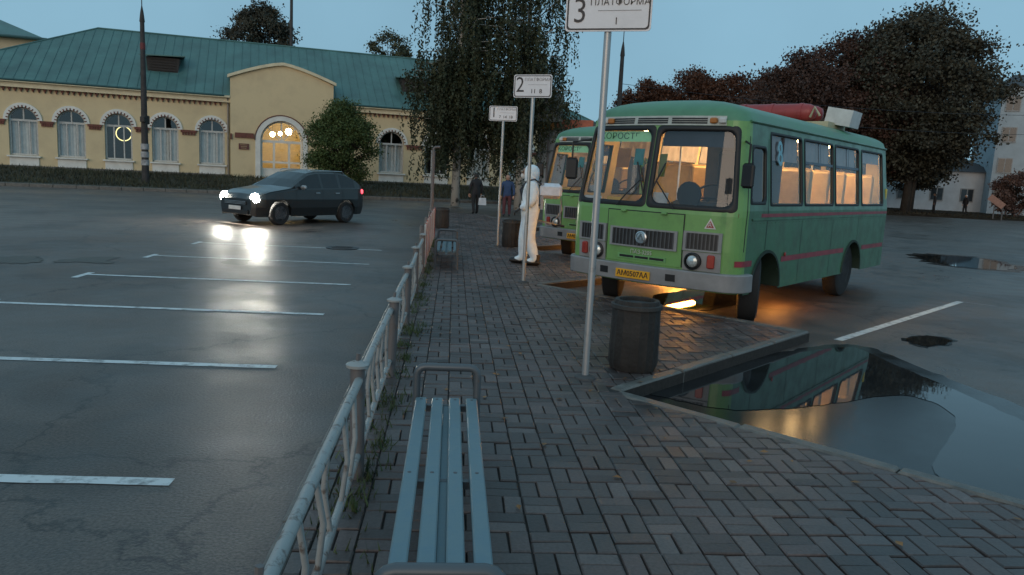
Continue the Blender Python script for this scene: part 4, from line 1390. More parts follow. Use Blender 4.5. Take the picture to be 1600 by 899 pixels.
        for y in (2.22, 3.61, 5.0, 6.55):
            ps = MB()
            z0_ = .985 if abs(y - 5.0) < .4 else .47
            ps.grid([[surf(uy(y) + o, z, sg, -.0025) for z in (z0_, 1.0, 1.36)] for o in (-.005, .005)]); ps.build('panel_seam', rubber, b)
        rv = MB()
        for y in np.arange(.4, 6.7, .13):
            for z in (1.345, ):
                q = surf(uy(y), z, sg, -.002); rv.lathe([(.007, 0), (.004, .004 * sg)], 5, tuple(q), 'X')
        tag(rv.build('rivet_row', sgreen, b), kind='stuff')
        # door seam beside the driver's window
        sm_ = MB()
        for y in (.24, .9):
            sm_.grid([[surf(uy(y) + o, z, sg, -.003) for z in (.99, 1.3, 1.5, 2.0, 2.42)] for o in (-.006, .006)])
        sm_.build('door_seam', rubber, b)
        for y, z in ((1.62, .9),):
            rf = MB(); q = surf(uy(y), z, sg, -.01); rf.lathe([(.03, 0), (.03, .012), (.004, .016)], 12, tuple(q), 'X'); rf.build('side_reflector', redl, b)
        q = surf(uy(6.72), 1.95, sg, -.02); rf = MB(); rf.bbox((q.x, q.y, 1.78), (.03, .05, .2), .01); rf.build('tail_marker', M('amber_marker', (.6, .5, .08), .3), b)
    # arch lips and dark wheel wells
    for sg in (1, -1):
        for c in (AF, AR_):
            lip = MB()
            A_ = [k * math.pi / 20 for k in range(21)]
            lip.grid([[surf(c + (RAD + dr_) * math.cos(a), max(.44, AXZ + (RAD + dr_) * math.sin(a)), sg, o) for a in A_] for dr_, o in ((.03, -.001), (.025, -.018), (-.01, -.018), (-.012, .30))])
            lip.build('wheel_arch', M('arch_dark_green', (.012, .03, .02), .7), b, smooth=True, ang=40)
    wwm = M('wheel_well', (.012, .012, .012), .9)
    ub = MB(); ub.box((0, 3.5, .50), (1.9, 6.6, .1)); ub.box((0, 3.5, .98), (2.3, 6.5, .03)); ub.build('chassis', wwm, b)
    for sg in (1, -1):
        sk = MB(); sk.box((sg * .93, 1.0, .74), (.02, 1.15, .5)); sk.box((sg * .93, 4.82, .74), (.02, 1.15, .5)); sk.build('wheel_well_wall', wwm, b)
    # wheels
    for y, steer in ((1.0, .42), (4.82, 0)):
        for sg in (1, -1):
            w = empty('wheel', (sg * 1.06, y, AXZ), 0)
            w.parent = b
            w.rotation_euler.z = steer
            ty = MB(); ty.lathe([(.27, -.12), (.38, -.13), (.44, -.11), (.46, -.05), (.46, .05), (.44, .11), (.38, .13), (.27, .12)], 32, (0, 0, 0), 'X'); ty.build('tyre', tyre_m, w, smooth=True, ang=50)
            ri = MB(); e_ = sg
            ri.lathe([(.275, .12 * e_), (.26, .04 * e_), (.17, .03 * e_), (.14, .11 * e_), (.10, .12 * e_), (.004, .12 * e_)], 24, (0, 0, 0), 'X')
            for k in range(6):
                a = k * math.pi / 3
                ri.lathe([(.014, .03 * e_), (.014, .07 * e_), (.003, .075 * e_)], 6, (0, .215 * math.cos(a), .215 * math.sin(a)), 'X')
            ri.build('rim', M('wheel_rim_grey', (.09, .09, .095), .6, .2), w, smooth=True, ang=40)
    # mirrors, wipers
    for sg in (1, -1):
        a0 = surf(1.25, 2.35, sg, -.01); a1 = a0 + Vector((sg * .16, -.22, -.05)); a2 = a1 + Vector((0, 0, -.25))
        mi = MB(); mi.tube([a0, a1, a2], .014, 6); mir = mi.build('mirror_arm', rubber, b)
        mm_ = MB(); mm_.bbox(tuple(a2 + Vector((0, 0, -.12))), (.17, .06, .30), .03, rz=-.3 * sg); mm_.build('mirror_head', rubber, mir)
        w0 = surf(.42, 1.47, sg, -.05)
        pts = [w0, surf(.30, 1.62, sg, -.05), surf(.12, 1.82, sg, -.03)]
        wp = MB(); wp.tube(pts, .009, 6); wp.tube([surf(.04, 1.62, sg, -.022), surf(.12, 1.82, sg, -.022), surf(.22, 2.05, sg, -.022)], .011, 6); wp.build('wiper', rubber, b)
    # interior
    fl = MB(); fl.box((0, 3.6, 1.005), (2.36, 6.4, .03)); fl.build('cabin_floor', M('cabin_floor', (.06, .05, .045), .7), b)
    ce = MB(); ce.box((0, 3.7, 2.585), (2.1, 6.0, .02)); ce.build('cabin_ceiling', M('cabin_ceiling', (.60, .50, .36), .7), b)
    ds = MB(); ds.bbox((0, .33, 1.25), (2.2, .42, .46), .06); ds.bbox((.55, .42, 1.50), (.8, .25, .16), .05); ds.bbox((-.1, .75, 1.22), (.8, .9, .42), .1); ds.build('dashboard', M('dash_dark', (.02, .02, .022), .6), b)
    sw = MB(); cw = Vector((.55, .62, 1.62)); 
    sw.tube([cw + Vector((.22 * math.cos(a), .22 * math.sin(a) * .55, .22 * math.sin(a) * .83)) for a in [k * math.pi / 12 for k in range(25)]], .016, 6, cap=False)
    sw.tube([cw + Vector((-.2, 0, 0)), cw + Vector((.2, 0, 0))], .014, 6); sw.tube([cw, cw + Vector((0, -.2, -.3))], .025, 6)
    sw.build('steering_wheel', rubber, b)
    seat_mb = MB()
    seat_mb.bbox((0, 0, .42), (.82, .42, .10), .03); seat_mb.bbox((0, .2, .76), (.82, .09, .62), .03); seat_mb.box((0, 0, .2), (.1, .3, .36)); seat_mb.tube([(-.38, .22, 1.08), (.38, .22, 1.08)], .014, 6)
    sme = seat_mb.mesh('seat', M('seat_ochre', (.50, .34, .15), .7))
    for k in range(6):
        for x in (-.76, .76):
            if k == 0 and x > 0: continue
            inst(sme, 'seat', b, (x, 1.7 + k * .82, 1.02))
    dm = MB(); dm.bbox((.55, 1.12, 1.55), (.5, .48, .1), .03); dm.bbox((.55, 1.36, 1.9), (.48, .1, .75), .04); dm.build('driver_seat', M('driver_seat', (.03, .03, .035), .8), b)
    cab = MB(); cab.box((.62, 1.48, 1.75), (1.1, .03, 1.45)); cab.build('cab_partition', M('cab_partition', (.05, .05, .06), .6), b)
    hr = MB()
    for x in (-.42, .42):
        hr.tube([(x, 1.55, 2.42), (x, 6.3, 2.42)], .015, 6)
        for y in (1.6, 3.2, 4.9):
            hr.tube([(x, y, 1.02), (x, y, 2.58)], .015, 6)
    hr.build('handrail', chrome, b)
    for x in (-.62, .62):
        lm = MB(); lm.bbox((x, 4.2, 2.555), (.14, 3.9, .03), .01); lm.build('ceiling_lamp', emis('bus_lamp_glow', (1.0, .64, .27), 42.0), b)
    lm = MB(); lm.bbox((-.55, .95, 2.50), (.22, .16, .03), .01); lm.build('ceiling_lamp', MATS['bus_lamp_glow'], b)
    vz = MB(); vz.grid([[surf(u, z, 1, .09) for u in np.linspace(.08, 1.1, 9)] for z in (2.27, 2.49)]); vz.build('sun_visor', M('visor_navy', (.03, .035, .05), .7), b)
    # things stuck behind the windshield
    dest = MB(); dest.grid([[surf(u, z, -1, .05) for u in np.linspace(.10, 1.04, 9)] for z in (2.32, 2.46)])
    dso = dest.build('destination_board', M('dest_green', (.22, .48, .26), .6, emit=(.25, .55, .28), es=.22), b)
    q = surf(.55, 2.39, -1, .035)
    text('КОРОСТЕНЬ', .115, M('dest_ink', (.03, .10, .05), .6), dso, tuple(q), (R(86), 0, 0), sx=1.15)
    for x, z, w_, h_, mm in ((-.95, 1.52, .3, .10, M('paper_white', (.55, .55, .55), .7)), (-.55, 1.53, .24, .09, M('sign_amber', (.6, .33, .03), .6)), (.16, 1.59, .22, .16, MATS['paper_white']), (-.5, 2.1, .2, .26, M('pennant_orange', (.35, .14, .04), .8)), (-.25, 2.12, .14, .22, M('pennant_teal', (.05, .22, .22), .8)), (.12, 2.02, .1, .3, M('pennant_olive', (.16, .18, .04), .8))):
        yy = surf(abs(x), z, 1 if x > 0 else -1, .07).y
        pm = MB(); pm.box((x, yy, z), (w_, .006, h_), rx=-.16); pm.build('windshield_card', mm, b)
    fan = MB(); fan.lathe([(.17, .0), (.17, .04), (.02, .06)], 16, (.42, .30, 1.66), 'Y'); fan.build('dash_fan', rubber, b)
    # route number on the first side window
    u8 = uy(1.32); q = surf(u8, 2.24, 1, -.01)
    text('8', .46, M('cyan_sticker', (.20, .45, .55), .5), b, tuple(q), (R(83.4), 0, R(90)), 'window_number', sx=.8, bold=.004)
    # amber lamps added under the bus to throw orange light on the ground
    sl_ = MB(); sl_.bbox((-1.08, 3.3, .36), (.1, 1.0, .07), .02); sl_.build('added_amber_lamp', emis('added_amber_glow', (1.0, .40, .07), 150), b)
    ul = MB(); ul.bbox((.8, 2.7, .425), (.16, .9, .03), .01); ul.build('hidden_fill_lamp', emis('hidden_fill_glow', (1.0, .36, .07), 16), b)  # added, hidden behind the body, to light the near-side ground orange
    return b
bus1 = make_bus('nearest green bus with lit windows, facing the saw-tooth kerb')
bus2 = copy_tree(bus1)
bus2.location = (bus_F[0] + .2, bus_F[1] + 5.85, 0)
bus2['label'] = 'second green bus, mostly hidden behind the nearest bus'
# roof gear on the nearest bus only
rk = empty('roof_gas_rack'); rk.parent = bus1
rc_m = M('gas_red_paint', (.30, .045, .045), .45, ns=3, na=.15)
for y in (4.45, 4.80):
    mb = MB(); mb.lathe([(.03, -1.0), (.10, -.98), (.14, -.9), (.15, -.8), (.15, .34), (.14, .44), (.10, .52), (.03, .54)], 20, (0, y, 3.09), 'X'); mb.build('gas_cylinder', rc_m, rk, smooth=True, ang=60)
for x in (-.7, -.2, .3):
    mb = MB(); mb.box((x, 4.62, 2.925), (.06, .8, .05))
    for y in (4.45, 4.80):
        mb.lathe([(.153, x - .03), (.16, x - .03), (.16, x + .03), (.153, x + .03)], 20, (0, y, 3.09), 'X')
    mb.build('rack_strap', rc_m, rk)
mb = MB(); mb.box((0, 0, 0), (.42, .5, .27), ry=.17); mb.build('roof_box', M('roof_box_white', (.55, .58, .58), .5, ns=4, na=.1), rk, loc=(.90, 4.75, 3.02))
mb = MB(); mb.box((.5, 4.62, 2.86), (.7, .9, .12)); mb.tube([(.5, 4.3, 3.0), (.58, 4.25, 3.16), (.66, 4.3, 3.02)], .02, 6); mb.build('box_mount', M('mount_cream', (.45, .42, .28), .6), rk)

# ------------------------------------------------------------------ dark car with its headlights on
car_paint = M('car_dark_paint', (0.014, 0.016, 0.017), 0.34, ns=2, na=.15, coat=.45)
car_glass = M('car_tinted_glass', (0.012, 0.014, 0.016), 0.06)
car = empty('car', (-6.15, 22.1, 0), -R(37), 'dark hatchback car driving in with its headlights on', 'car')
CL = 4.35
def lerp(t, tab):
    for (a, b), (c, d) in zip(tab[:-1], tab[1:]):
        if t <= c: return b + (d - b) * (t - a) / (c - a)
    return tab[-1][1]
T_belt = [(0, .70), (.12, .82), (.5, .93), (1.1, 1.02), (1.3, 1.05), (2.4, 1.07), (3.6, 1.10), (4.1, 1.10), (4.35, 1.02)]
T_top = [(0, .72), (.12, .86), (.5, .97), (1.1, 1.06), (1.25, 1.09), (1.6, 1.30), (2.0, 1.50), (2.35, 1.57), (3.1, 1.58), (3.6, 1.52), (3.95, 1.36), (4.2, 1.14), (4.35, 1.05)]
T_hw = [(0, .66), (.08, .78), (.35, .88), (1.0, .905), (3.4, .905), (4.0, .87), (4.28, .80), (4.35, .70)]
T_bot = [(0, .30), (.1, .24), (4.2, .26), (4.35, .36)]
CF, CR, CRR = .86, 3.48, .39
def cbot(y):
    z = lerp(y, T_bot)
    for c in (CF, CR):
        if abs(y - c) < CRR: z = max(z, .33 + math.sqrt(CRR ** 2 - (y - c) ** 2))
    return z
st = sorted(set([0, .04, .08, .12, .25, .35, 1.1, 1.25, 1.4, 1.6, 1.8, 2.0, 2.2, 2.35, 2.42, 2.5, 2.7, 2.9, 3.1, 3.16, 3.24, 3.95, 4.0, 4.1, 4.2, 4.28, 4.35] + [round(c + CRR * math.cos(k * math.pi / 12), 4) for c in (CF, CR) for k in range(13)]))
def ring(y):
    hw, zb, zl, zt = lerp(y, T_hw), cbot(y), lerp(y, T_belt), lerp(y, T_top)
    g_ = max(0, min(1, (zt - zl) / .5))
    tw = hw * (1 - .24 * g_)
    zr = zt - .05 * g_ - .015
    P = [(hw * .93, zb), (hw * .99, max(zb + .01, .5)), (hw, max(zb + .02, .74)), (hw * .975, max(zl - .03, zb + .03)), (hw * .955, max(zl, zb + .04)), (tw, max(zr, zl + .005)), (tw * .86, max(zt, zl + .012)), (tw * .45, zt + .02 * (1 if g_ > .3 else .6)), (0, zt + .025)]
    return P
body, glassM, = MB(), MB()
wins = {}
for a, c in zip(st[:-1], st[1:]):
    Ra, Rc = ring(a), ring(c)
    for sg in (1, -1):
        for k in range(8):
            q = [(sg * Ra[k][0], a, Ra[k][1]), (sg * Rc[k][0], c, Rc[k][1]), (sg * Rc[k + 1][0], c, Rc[k + 1][1]), (sg * Ra[k + 1][0], a, Ra[k + 1][1])]
            f = (0, 1, 2, 3) if sg > 0 else (3, 2, 1, 0)
            m = (a + c) / 2
            key = None
            if k == 4 and 1.5 < m < 3.9 and not (2.41 < m < 2.51) and not (3.14 < m < 3.25): key = ('side_glass', sg, 0 if m < 2.4 else (1 if m < 3.15 else 2))
            elif k >= 6 and 1.25 < m < 2.0: key = ('windshield', 0, 0)
            elif k >= 6 and 3.6 < m < 4.15: key = ('rear_glass', 0, 0)
            (wins.setdefault(key, MB()) if key else body).add(q, [f])
for y in (0, CL):
    P = ring(y); P = [(x, y, z) for x, z in P] + [(-x, y, z) for x, z in reversed(P[:-1])]
    body.add(P, [tuple(range(len(P)))])
body.build('body', car_paint, car, smooth=True, ang=70)
for key, mbk in wins.items():
    mbk.build(key[0], car_glass, car, smooth=True)
ub = MB(); ub.box((0, 2.17, .42), (1.5, 4.1, .3)); ub.build('underbody', M('wheel_well', (.012, .012, .012), .9), car)
for y in (CF, CR):
    for sg in (1, -1):
        w = empty('wheel', (sg * .78, y, .33)); w.parent = car
        mb = MB(); mb.lathe([(.22, -.10), (.30, -.11), (.33, -.07), (.33, .07), (.30, .11), (.22, .10)], 24, axis='X'); mb.build('tyre', tyre_m, w, smooth=True, ang=50)
        mb = MB(); mb.lathe([(.225, .10 * sg), (.20, .05 * sg), (.05, .09 * sg), (.004, .09 * sg)], 20, axis='X')
        for k in range(5):
            a = k * 2 * math.pi / 5; mb.box((.085 * sg, .12 * math.cos(a), .12 * math.sin(a)), (.03, .05, .2), rx=a - math.pi / 2)
        mb.build('rim', M('alloy_rim', (.22, .22, .23), .35, .7), w)
head_glow = emis('headlight_glow', (1.0, .95, .82), 520)
for sg in (1, -1):
    mb = MB(); mb.lathe([(.004, -.08), (.10, -.06), (.155, -.01), (.16, .06)], 16, (sg * .66, .10, .74), 'Y'); mb.build('headlight', head_glow, car, smooth=True)
    mb = MB(); mb.bbox((sg * .74, 4.22, .98), (.16, .14, .16), .03, rz=-.3 * sg); mb.build('tail_light', emis('tail_glow', (1.0, .03, .06), 2.5), car)
    mb = MB(); mb.bbox((sg * .98, 1.62, 1.10), (.2, .1, .13), .04); mb.build('side_mirror', M('mirror_silver', (.35, .36, .37), .3, .5), car)
    for y in (2.25, 3.05):
        mb = MB(); mb.bbox((sg * .91, y, .93), (.03, .16, .025), .008); mb.build('door_handle', chrome, car)
    for y in (1.42, 2.46, 3.28):
        mb = MB(); mb.grid([[(sg * (lerp(y, T_hw) * f + .002), y + o, z) for f, z in ((.97, .32), (.992, .5), (1.0, .74), (.978, 1.02))] for o in (-.006, .006)]); mb.build('door_seam', rubber, car)
mb = MB(); mb.bbox((0, .0, .62), (.95, .05, .12), .02); gr = mb.build('grille', rubber, car)
for k in range(3):
    mb = MB(); mb.box((0, -.03, .585 + .035 * k), (.9, .012, .010)); mb.build('grille_bar', chrome, gr)
mb = MB(); mb.bbox((0, -.01, .36), (1.1, .06, .14), .02); mb.build('air_intake', rubber, car)
mb = MB(); mb.bbox((0, -.04, .47), (.52, .012, .11), .004); mb.build('license_plate', M('plate_white', (.6, .6, .58), .4), car)
for sg in (1, -1):
    mb = MB(); mb.tube([(sg * .60, 2.1, 1.56), (sg * .62, 2.2, 1.61), (sg * .62, 3.5, 1.59), (sg * .6, 3.6, 1.52)], .014, 6); mb.build('roof_rail', chrome, car)

# ------------------------------------------------------------------ people
def skin_body(name, joints, edges_, mats, matfn, parent, sub=2):
    me = bpy.data.meshes.new(name)
    names = list(joints)
    me.from_pydata([joints[n][0] for n in names], [(names.index(a), names.index(b)) for a, b in edges_], [])
    o = bpy.data.objects.new(name, me)
    COL.objects.link(o)
    md = o.modifiers.new('skin', 'SKIN')
    md.use_smooth_shade = True
    for i, n in enumerate(names):
        r = joints[n][1]
        me.skin_vertices[0].data[i].radius = r if isinstance(r, tuple) else (r, r)
        me.skin_vertices[0].data[i].use_root = (n == 'pelvis')
    sb = o.modifiers.new('sub', 'SUBSURF')
    sb.levels = sb.render_levels = sub
    bpy.context.view_layer.update()
    nm = bpy.data.meshes.new_from_object(o.evaluated_get(bpy.context.evaluated_depsgraph_get()))
    bpy.data.objects.remove(o)
    nm.materials.clear()
    for m in mats: nm.materials.append(m)
    for p in nm.polygons:
        p.material_index = matfn(p.center)
        p.use_smooth = True
    b = bpy.data.objects.new(name, nm)
    COL.objects.link(b)
    b.parent = parent
    return b

E_BODY = [('pelvis', 'waist'), ('waist', 'chest'), ('chest', 'collar'), ('collar', 'neck'), ('neck', 'head'), ('head', 'crown'),
          ('chest', 'sL'), ('sL', 'eL'), ('eL', 'wL'), ('chest', 'sR'), ('sR', 'eR'), ('eR', 'wR'),
          ('pelvis', 'hL'), ('hL', 'kL'), ('kL', 'aL'), ('aL', 'tL'), ('pelvis', 'hR'), ('hR', 'kR'), ('kR', 'aR'), ('aR', 'tR')]
def joints_std(eL=(.27, .0, 1.12), wL=(.27, .06, .88), eR=(-.27, .0, 1.12), wR=(-.27, .06, .88), stride=0.0, bulk=1.0, headr=.10):
    b = bulk
    return {
        'pelvis': ((0, 0, .95), (.155 * b, .12 * b)), 'waist': ((0, 0, 1.12), (.15 * b, .115 * b)), 'chest': ((0, 0, 1.34), (.17 * b, .125 * b)),
        'collar': ((0, 0, 1.46), (.09, .08)), 'neck': ((0, .01, 1.52), .06), 'head': ((0, .03, 1.64), (headr, headr * 1.12)), 'crown': ((0, .02, 1.735), (headr * .72, headr * .8)),
        'sL': ((.185, 0, 1.41), .078 * b), 'eL': (eL, .058 * b), 'wL': (wL, .043 * b), 'sR': ((-.185, 0, 1.41), .078 * b), 'eR': (eR, .058 * b), 'wR': (wR, .043 * b),
        'hL': ((.10, 0, .88), .105 * b), 'kL': ((.11, .03 + stride * .45, .49), .077 * b), 'aL': ((.11, -.02 + stride, .10), .06 * b), 'tL': ((.12, .15 + stride, .045), (.045, .04)),
        'hR': ((-.10, 0, .88), .105 * b), 'kR': ((-.11, .03 - stride * .3, .49), .077 * b), 'aR': ((-.11, -.02 - stride, .10), .06 * b), 'tR': ((-.12, .15 - stride, .045), (.045, .04)),
    }
def hand(name, wrist, direction, mat, parent, side=1, grip=.6):
    """palm and five bent fingers"""
    d = Vector(direction).normalized()
    s = d.cross(Vector((0, 1, 0.2))).normalized() * side
    n = s.cross(d).normalized()
    w = Vector(wrist)
    mb = MB()
    rows = []
    for t, hw_, th in ((-.01, .026, .02), (.03, .036, .018), (.075, .042, .016), (.095, .038, .013)):
        c = w + d * t
        rows.append([c + s * hw_ * math.cos(a) + n * th * math.sin(a) for a in [k * math.pi / 4 for k in range(8)]])
    mb.grid(rows, close=True)
    mb.add(rows[-1], [tuple(range(8))])
    for i, L in enumerate((.068, .078, .073, .056)):
        b0 = w + d * .088 + s * (-.03 + .02 * i)
        b1 = b0 + (d * math.cos(grip * .6) + n * math.sin(grip * .6)) * L * .5
        b2 = b1 + (d * math.cos(grip * 1.6) + n * math.sin(grip * 1.6)) * L * .5
        mb.tube([b0, b1, b2], [.0095, .009, .007], 6)
    t0 = w + d * .02 - s * .03
    t1 = t0 - s * .03 + d * .03 + n * .01
    t2 = t1 + d * .035 + n * .02
    mb.tube([t0, t1, t2], [.012, .011, .008], 6)
    return mb.build(name, mat, parent, smooth=True)

suit_m = M('white_coverall', (0.74, 0.83, 0.93), 0.6, ns=9, na=.08, bump=1.0, bs=11)
skin_m = M('skin', (0.42, 0.24, 0.17), 0.55, ns=12, na=.06)
hair_m = M('dark_hair', (0.02, 0.016, 0.013), .7)
glove_m = M('black_glove', (.012, .012, .013), .55)
boot_m = M('black_boot', (.014, .013, .013), .5)

def head_detail(p, hooded, capm=None):
    # face: eyes, nose, mouth, ears, built over the head of the continuous body
    fm = MB()
    rows = []
    for j in range(7):
        ph = -1.0 + 2.0 * j / 6
        row = []
        for i in range(9):
            th = -1.15 + 2.3 * i / 8
            rr = .108 * math.cos(ph * .82)
            row.append((rr * math.sin(th) * .9, .035 + rr * math.cos(th) * 1.08 + .006, 1.635 + .115 * math.sin(ph * .95)))
        rows.append(row)
    fm.grid(rows)
    face = fm.build('face', skin_m, p, smooth=True)
    mb = MB(); mb.add([(0, .146, 1.66), (-.016, .148, 1.615), (.016, .148, 1.615), (0, .178, 1.62)], [(0, 1, 3), (0, 3, 2), (1, 2, 3)]); mb.build('nose', skin_m, face)
    for sg in (1, -1):
        mb = MB(); mb.lathe([(.004, -.006), (.011, 0), (.004, .006)], 8, (sg * .036, .147, 1.655), 'Y'); mb.build('eye', M('eye_dark', (.05, .04, .04), .3), face)
        if not hooded:
            mb = MB(); mb.lathe([(.004, -.008), (.022, 0), (.004, .008)], 8, (sg * .104, .03, 1.635), 'X'); mb.build('ear', skin_m, face)
    mb = MB(); mb.box((0, .15, 1.585), (.045, .008, .01)); mb.build('mouth', M('lip', (.28, .11, .09), .5), face)
    if not hooded:
        mb = MB()
        rows = []
        for j in range(6):
            ph = .15 + 1.42 * j / 5
            rows.append([(.122 * math.cos(ph) * math.sin(a) * .95, .022 - .122 * math.cos(ph) * math.cos(a) * .92 * (1 if abs(a) < 1.9 else .9), 1.645 + .112 * math.sin(ph)) for a in [-2.3 + 4.6 * i / 14 for i in range(15)]])
        mb.grid(rows)
        rows2 = [[(.118 * math.sin(a) * .95, .02 - .118 * math.cos(a), z) for a in [-1.5 + 3.0 * i / 10 for i in range(11)]] for z in (1.56, 1.62, 1.67)]
        mb.grid(rows2)
        mb.build('cap' if capm else 'hair', capm or hair_m, p, smooth=True)

# person in white overalls with a sprayer
sp = empty('person', (1.45, 14.2, PZ), R(82), 'person in white hooded protective overalls walking left by the buses', 'person')
sp.scale = (1.14, 1.14, 1.05)
J = joints_std(eL=(.27, -.07, 1.14), wL=(.25, .02, .90), eR=(-.25, -.05, 1.14), wR=(-.22, .16, 1.0), stride=.11, bulk=1.42, headr=.115)
skin_body('body', J, E_BODY, [suit_m], lambda c: 0, sp)
mb = MB()   # face under the hood, with goggles and mask
head_detail(sp, True)
mb = MB(); mb.bbox((0, .158, 1.66), (.15, .04, .06), .018); gg = mb.build('goggles', M('goggle_glass', (.25, .20, .15), .2), sp)
mb = MB(); mb.lathe([(.06, -.03), (.055, .012), (.03, .04), (.006, .045)], 12, (0, .14, 1.585), 'Y'); mb.build('face_mask', M('mask_white', (.6, .58, .55), .7), sp, smooth=True)
mb = MB()
rows = [[(.128 * math.sin(a) * r_, .02 - .135 * math.cos(a) * r_ + o, z) for a in [-2.35 + 4.7 * i / 16 for i in range(17)]] for z, r_, o in ((1.49, .92, 0), (1.56, 1.02, .0), (1.64, 1.06, 0), (1.71, .98, 0), (1.76, .72, 0), (1.785, .3, 0))]
mb.grid(rows); mb.build('hood', suit_m, sp, smooth=True)
hand('glove', (.25, .02, .89), (0, .12, -1), glove_m, sp, 1)
hand('glove', (-.22, .16, 1.0), (.1, .8, -.5), glove_m, sp, -1, .9)
for q, y in (('boot', .11), ('boot', -.11)):
    sx = .115 if y > 0 else -.115
    mb = MB(); mb.bbox((sx, y + .05, .055), (.115, .31, .10), .035); mb.tube([(sx, y - .03, .08), (sx, y - .03, .2)], [.062, .066], 10); mb.build(q, boot_m, sp, smooth=True, ang=50)
mb = MB(); mb.grid([[(x, .158 + .01 * math.sin(z * 40), z) for x in (-.008, .008)] for z in np.linspace(.95, 1.44, 8)]); mb.build('zip', M('zip_grey', (.4, .42, .45), .5), sp)
spr = empty('backpack_sprayer', (1.45, 14.2, PZ), R(82), 'white backpack sprayer tank with wand worn by the person in overalls', 'sprayer')
spr.scale = (1.14, 1.14, 1.05)
mb = MB(); mb.bbox((0, -.325, 1.34), (.34, .36, .27), .06); mb.build('tank', M('tank_white', (.66, .68, .74), .4), spr, smooth=True, ang=40)
mb = MB(); mb.lathe([(.07, 0), (.07, .03), (.02, .035)], 14, (0, -.36, 1.435)); mb.build('tank_lid', M('lid_pale', (.5, .52, .56), .4), spr)
mb = MB(); mb.box((0, -.19, 1.25), (.3, .04, .45)); mb.build('carry_frame', M('frame_grey', (.3, .3, .32), .5), spr)
for sg in (1, -1):
    mb = MB(); P = [(sg * .12, -.18, 1.44), (sg * .13, -.05, 1.535), (sg * .13, .08, 1.49), (sg * .13, .175, 1.34), (sg * .14, .13, 1.15), (sg * .14, -.16, 1.08)]
    mb.tube(P, .014, 6); mb.build('shoulder_strap', M('strap_dark', (.03, .03, .04), .7), spr)
mb = MB(); mb.tube([(.12, -.49, 1.22), (.16, -.52, 1.0), (.22, -.36, .74), (.26, -.1, .78), (.27, .0, .83)], .011, 6); mb.build('hose', M('hose_grey', (.28, .28, .28), .5), spr)
mb = MB(); mb.tube([(.27, .06, .84), (.275, -.1, .80), (.30, -.48, .72)], .010, 8); wd = mb.build('wand', M('wand_ochre', (.45, .32, .16), .5), spr)
mb = MB(); mb.tube([(.30, -.46, .725), (.305, -.58, .70)], .022, 8); mb.build('nozzle', rubber, wd)

def bystander(x, y, z, rz, label, jacket, trousers, bulk=1.05, stride=.06, cap=None, sc=1.0):
    p = empty('person', (x, y, z), rz, label, 'person')
    p.scale = (sc, sc, sc)
    def mf(c):
        if c.z > 1.53: return 2
        if c.z < .10: return 3
        if abs(c.x) > .17 and c.z > .8 and c.z < 1.5: return 0
        return 0 if c.z > .86 else 1
    J = joints_std(stride=stride, bulk=bulk)
    skin_body('body', J, E_BODY, [jacket, trousers, skin_m, boot_m], mf, p, 1)
    head_detail(p, False, cap)
    hand('hand', (.27, .06, .87), (0, .15, -1), skin_m, p, 1)
    hand('hand', (-.27, .06, .87), (0, .15, -1), skin_m, p, -1)
    return p
bystander(2.25, 31.8, 0, R(170), 'distant person in blue jacket and dark red trousers, seen from behind', M('blue_jacket', (.03, .06, .14), .8), M('maroon_trousers', (.10, .03, .035), .8))
bystander(.95, 32.4, 0, R(20), 'distant person in dark clothes holding a white bag', M('black_jacket', (.018, .017, .02), .8), M('black_trousers', (.014, .014, .016), .8), stride=.1)
bg = empty('shopping_bag', (1.23, 32.25, .42), R(20), 'small white bag carried by the distant person in dark clothes', 'bag')
mb = MB(); mb.add([(-.16, -.07, 0), (.16, -.07, 0), (.16, .07, 0), (-.16, .07, 0), (-.15, -.03, .3), (.15, -.03, .3), (.15, .03, .3), (-.15, .03, .3)], [(3, 2, 1, 0), (0, 1, 5, 4), (1, 2, 6, 5), (2, 3, 7, 6), (3, 0, 4, 7)]); mb.build('pouch', M('bag_white', (.6, .6, .62), .6), bg)
mb = MB(); mb.tube([(-.08, 0, .29), (-.06, 0, .40), (.06, 0, .40), (.08, 0, .29)], .008, 5); mb.build('handle', MATS['bag_white'], bg)
bystander(43.3, 65.5, .18, R(60), 'far silhouette of a bulky person standing between the right tree trunks', MATS['black_jacket'], MATS['black_trousers'], 1.25)
bystander(46.6, 66.0, .19, R(100), 'far dark figure with a white cap right of the tree trunks', MATS['black_jacket'], MATS['black_trousers'], 1.1, cap=M('white_cap', (.6, .6, .6), .7))

# ------------------------------------------------------------------ trees
def leaves(name, C, N, size, mat, parent, aspect=.6, droop=0.0):
    """many small leaf faces: centre, normal jitter"""
    C = np.asarray(C, dtype=float)
    n = len(C)
    a = nrg.normal(size=(n, 3)); a[:, 2] -= droop
    a /= np.linalg.norm(a, axis=1, keepdims=True)
    b = nrg.normal(size=(n, 3))
    b -= a * (a * b).sum(1, keepdims=True)
    b /= np.linalg.norm(b, axis=1, keepdims=True)
    s = (nrg.uniform(.6, 1.3, n) * size)[:, None]
    v = np.empty((n, 4, 3))
    v[:, 0] = C - a * s
    v[:, 1] = C + b * s * aspect
    v[:, 2] = C + a * s
    v[:, 3] = C - b * s * aspect
    me = bpy.data.meshes.new(name)
    me.vertices.add(n * 4); me.vertices.foreach_set('co', v.reshape(-1))
    me.loops.add(n * 4); me.loops.foreach_set('vertex_index', np.arange(n * 4, dtype=np.int32))
    me.polygons.add(n); me.polygons.foreach_set('loop_start', np.arange(0, n * 4, 4, dtype=np.int32)); me.polygons.foreach_set('loop_total', np.full(n, 4, dtype=np.int32))
    me.update(calc_edges=True)
    me.materials.append(mat)
    o = bpy.data.objects.new(name, me)
    COL.objects.link(o)
    o.parent = parent
    return o
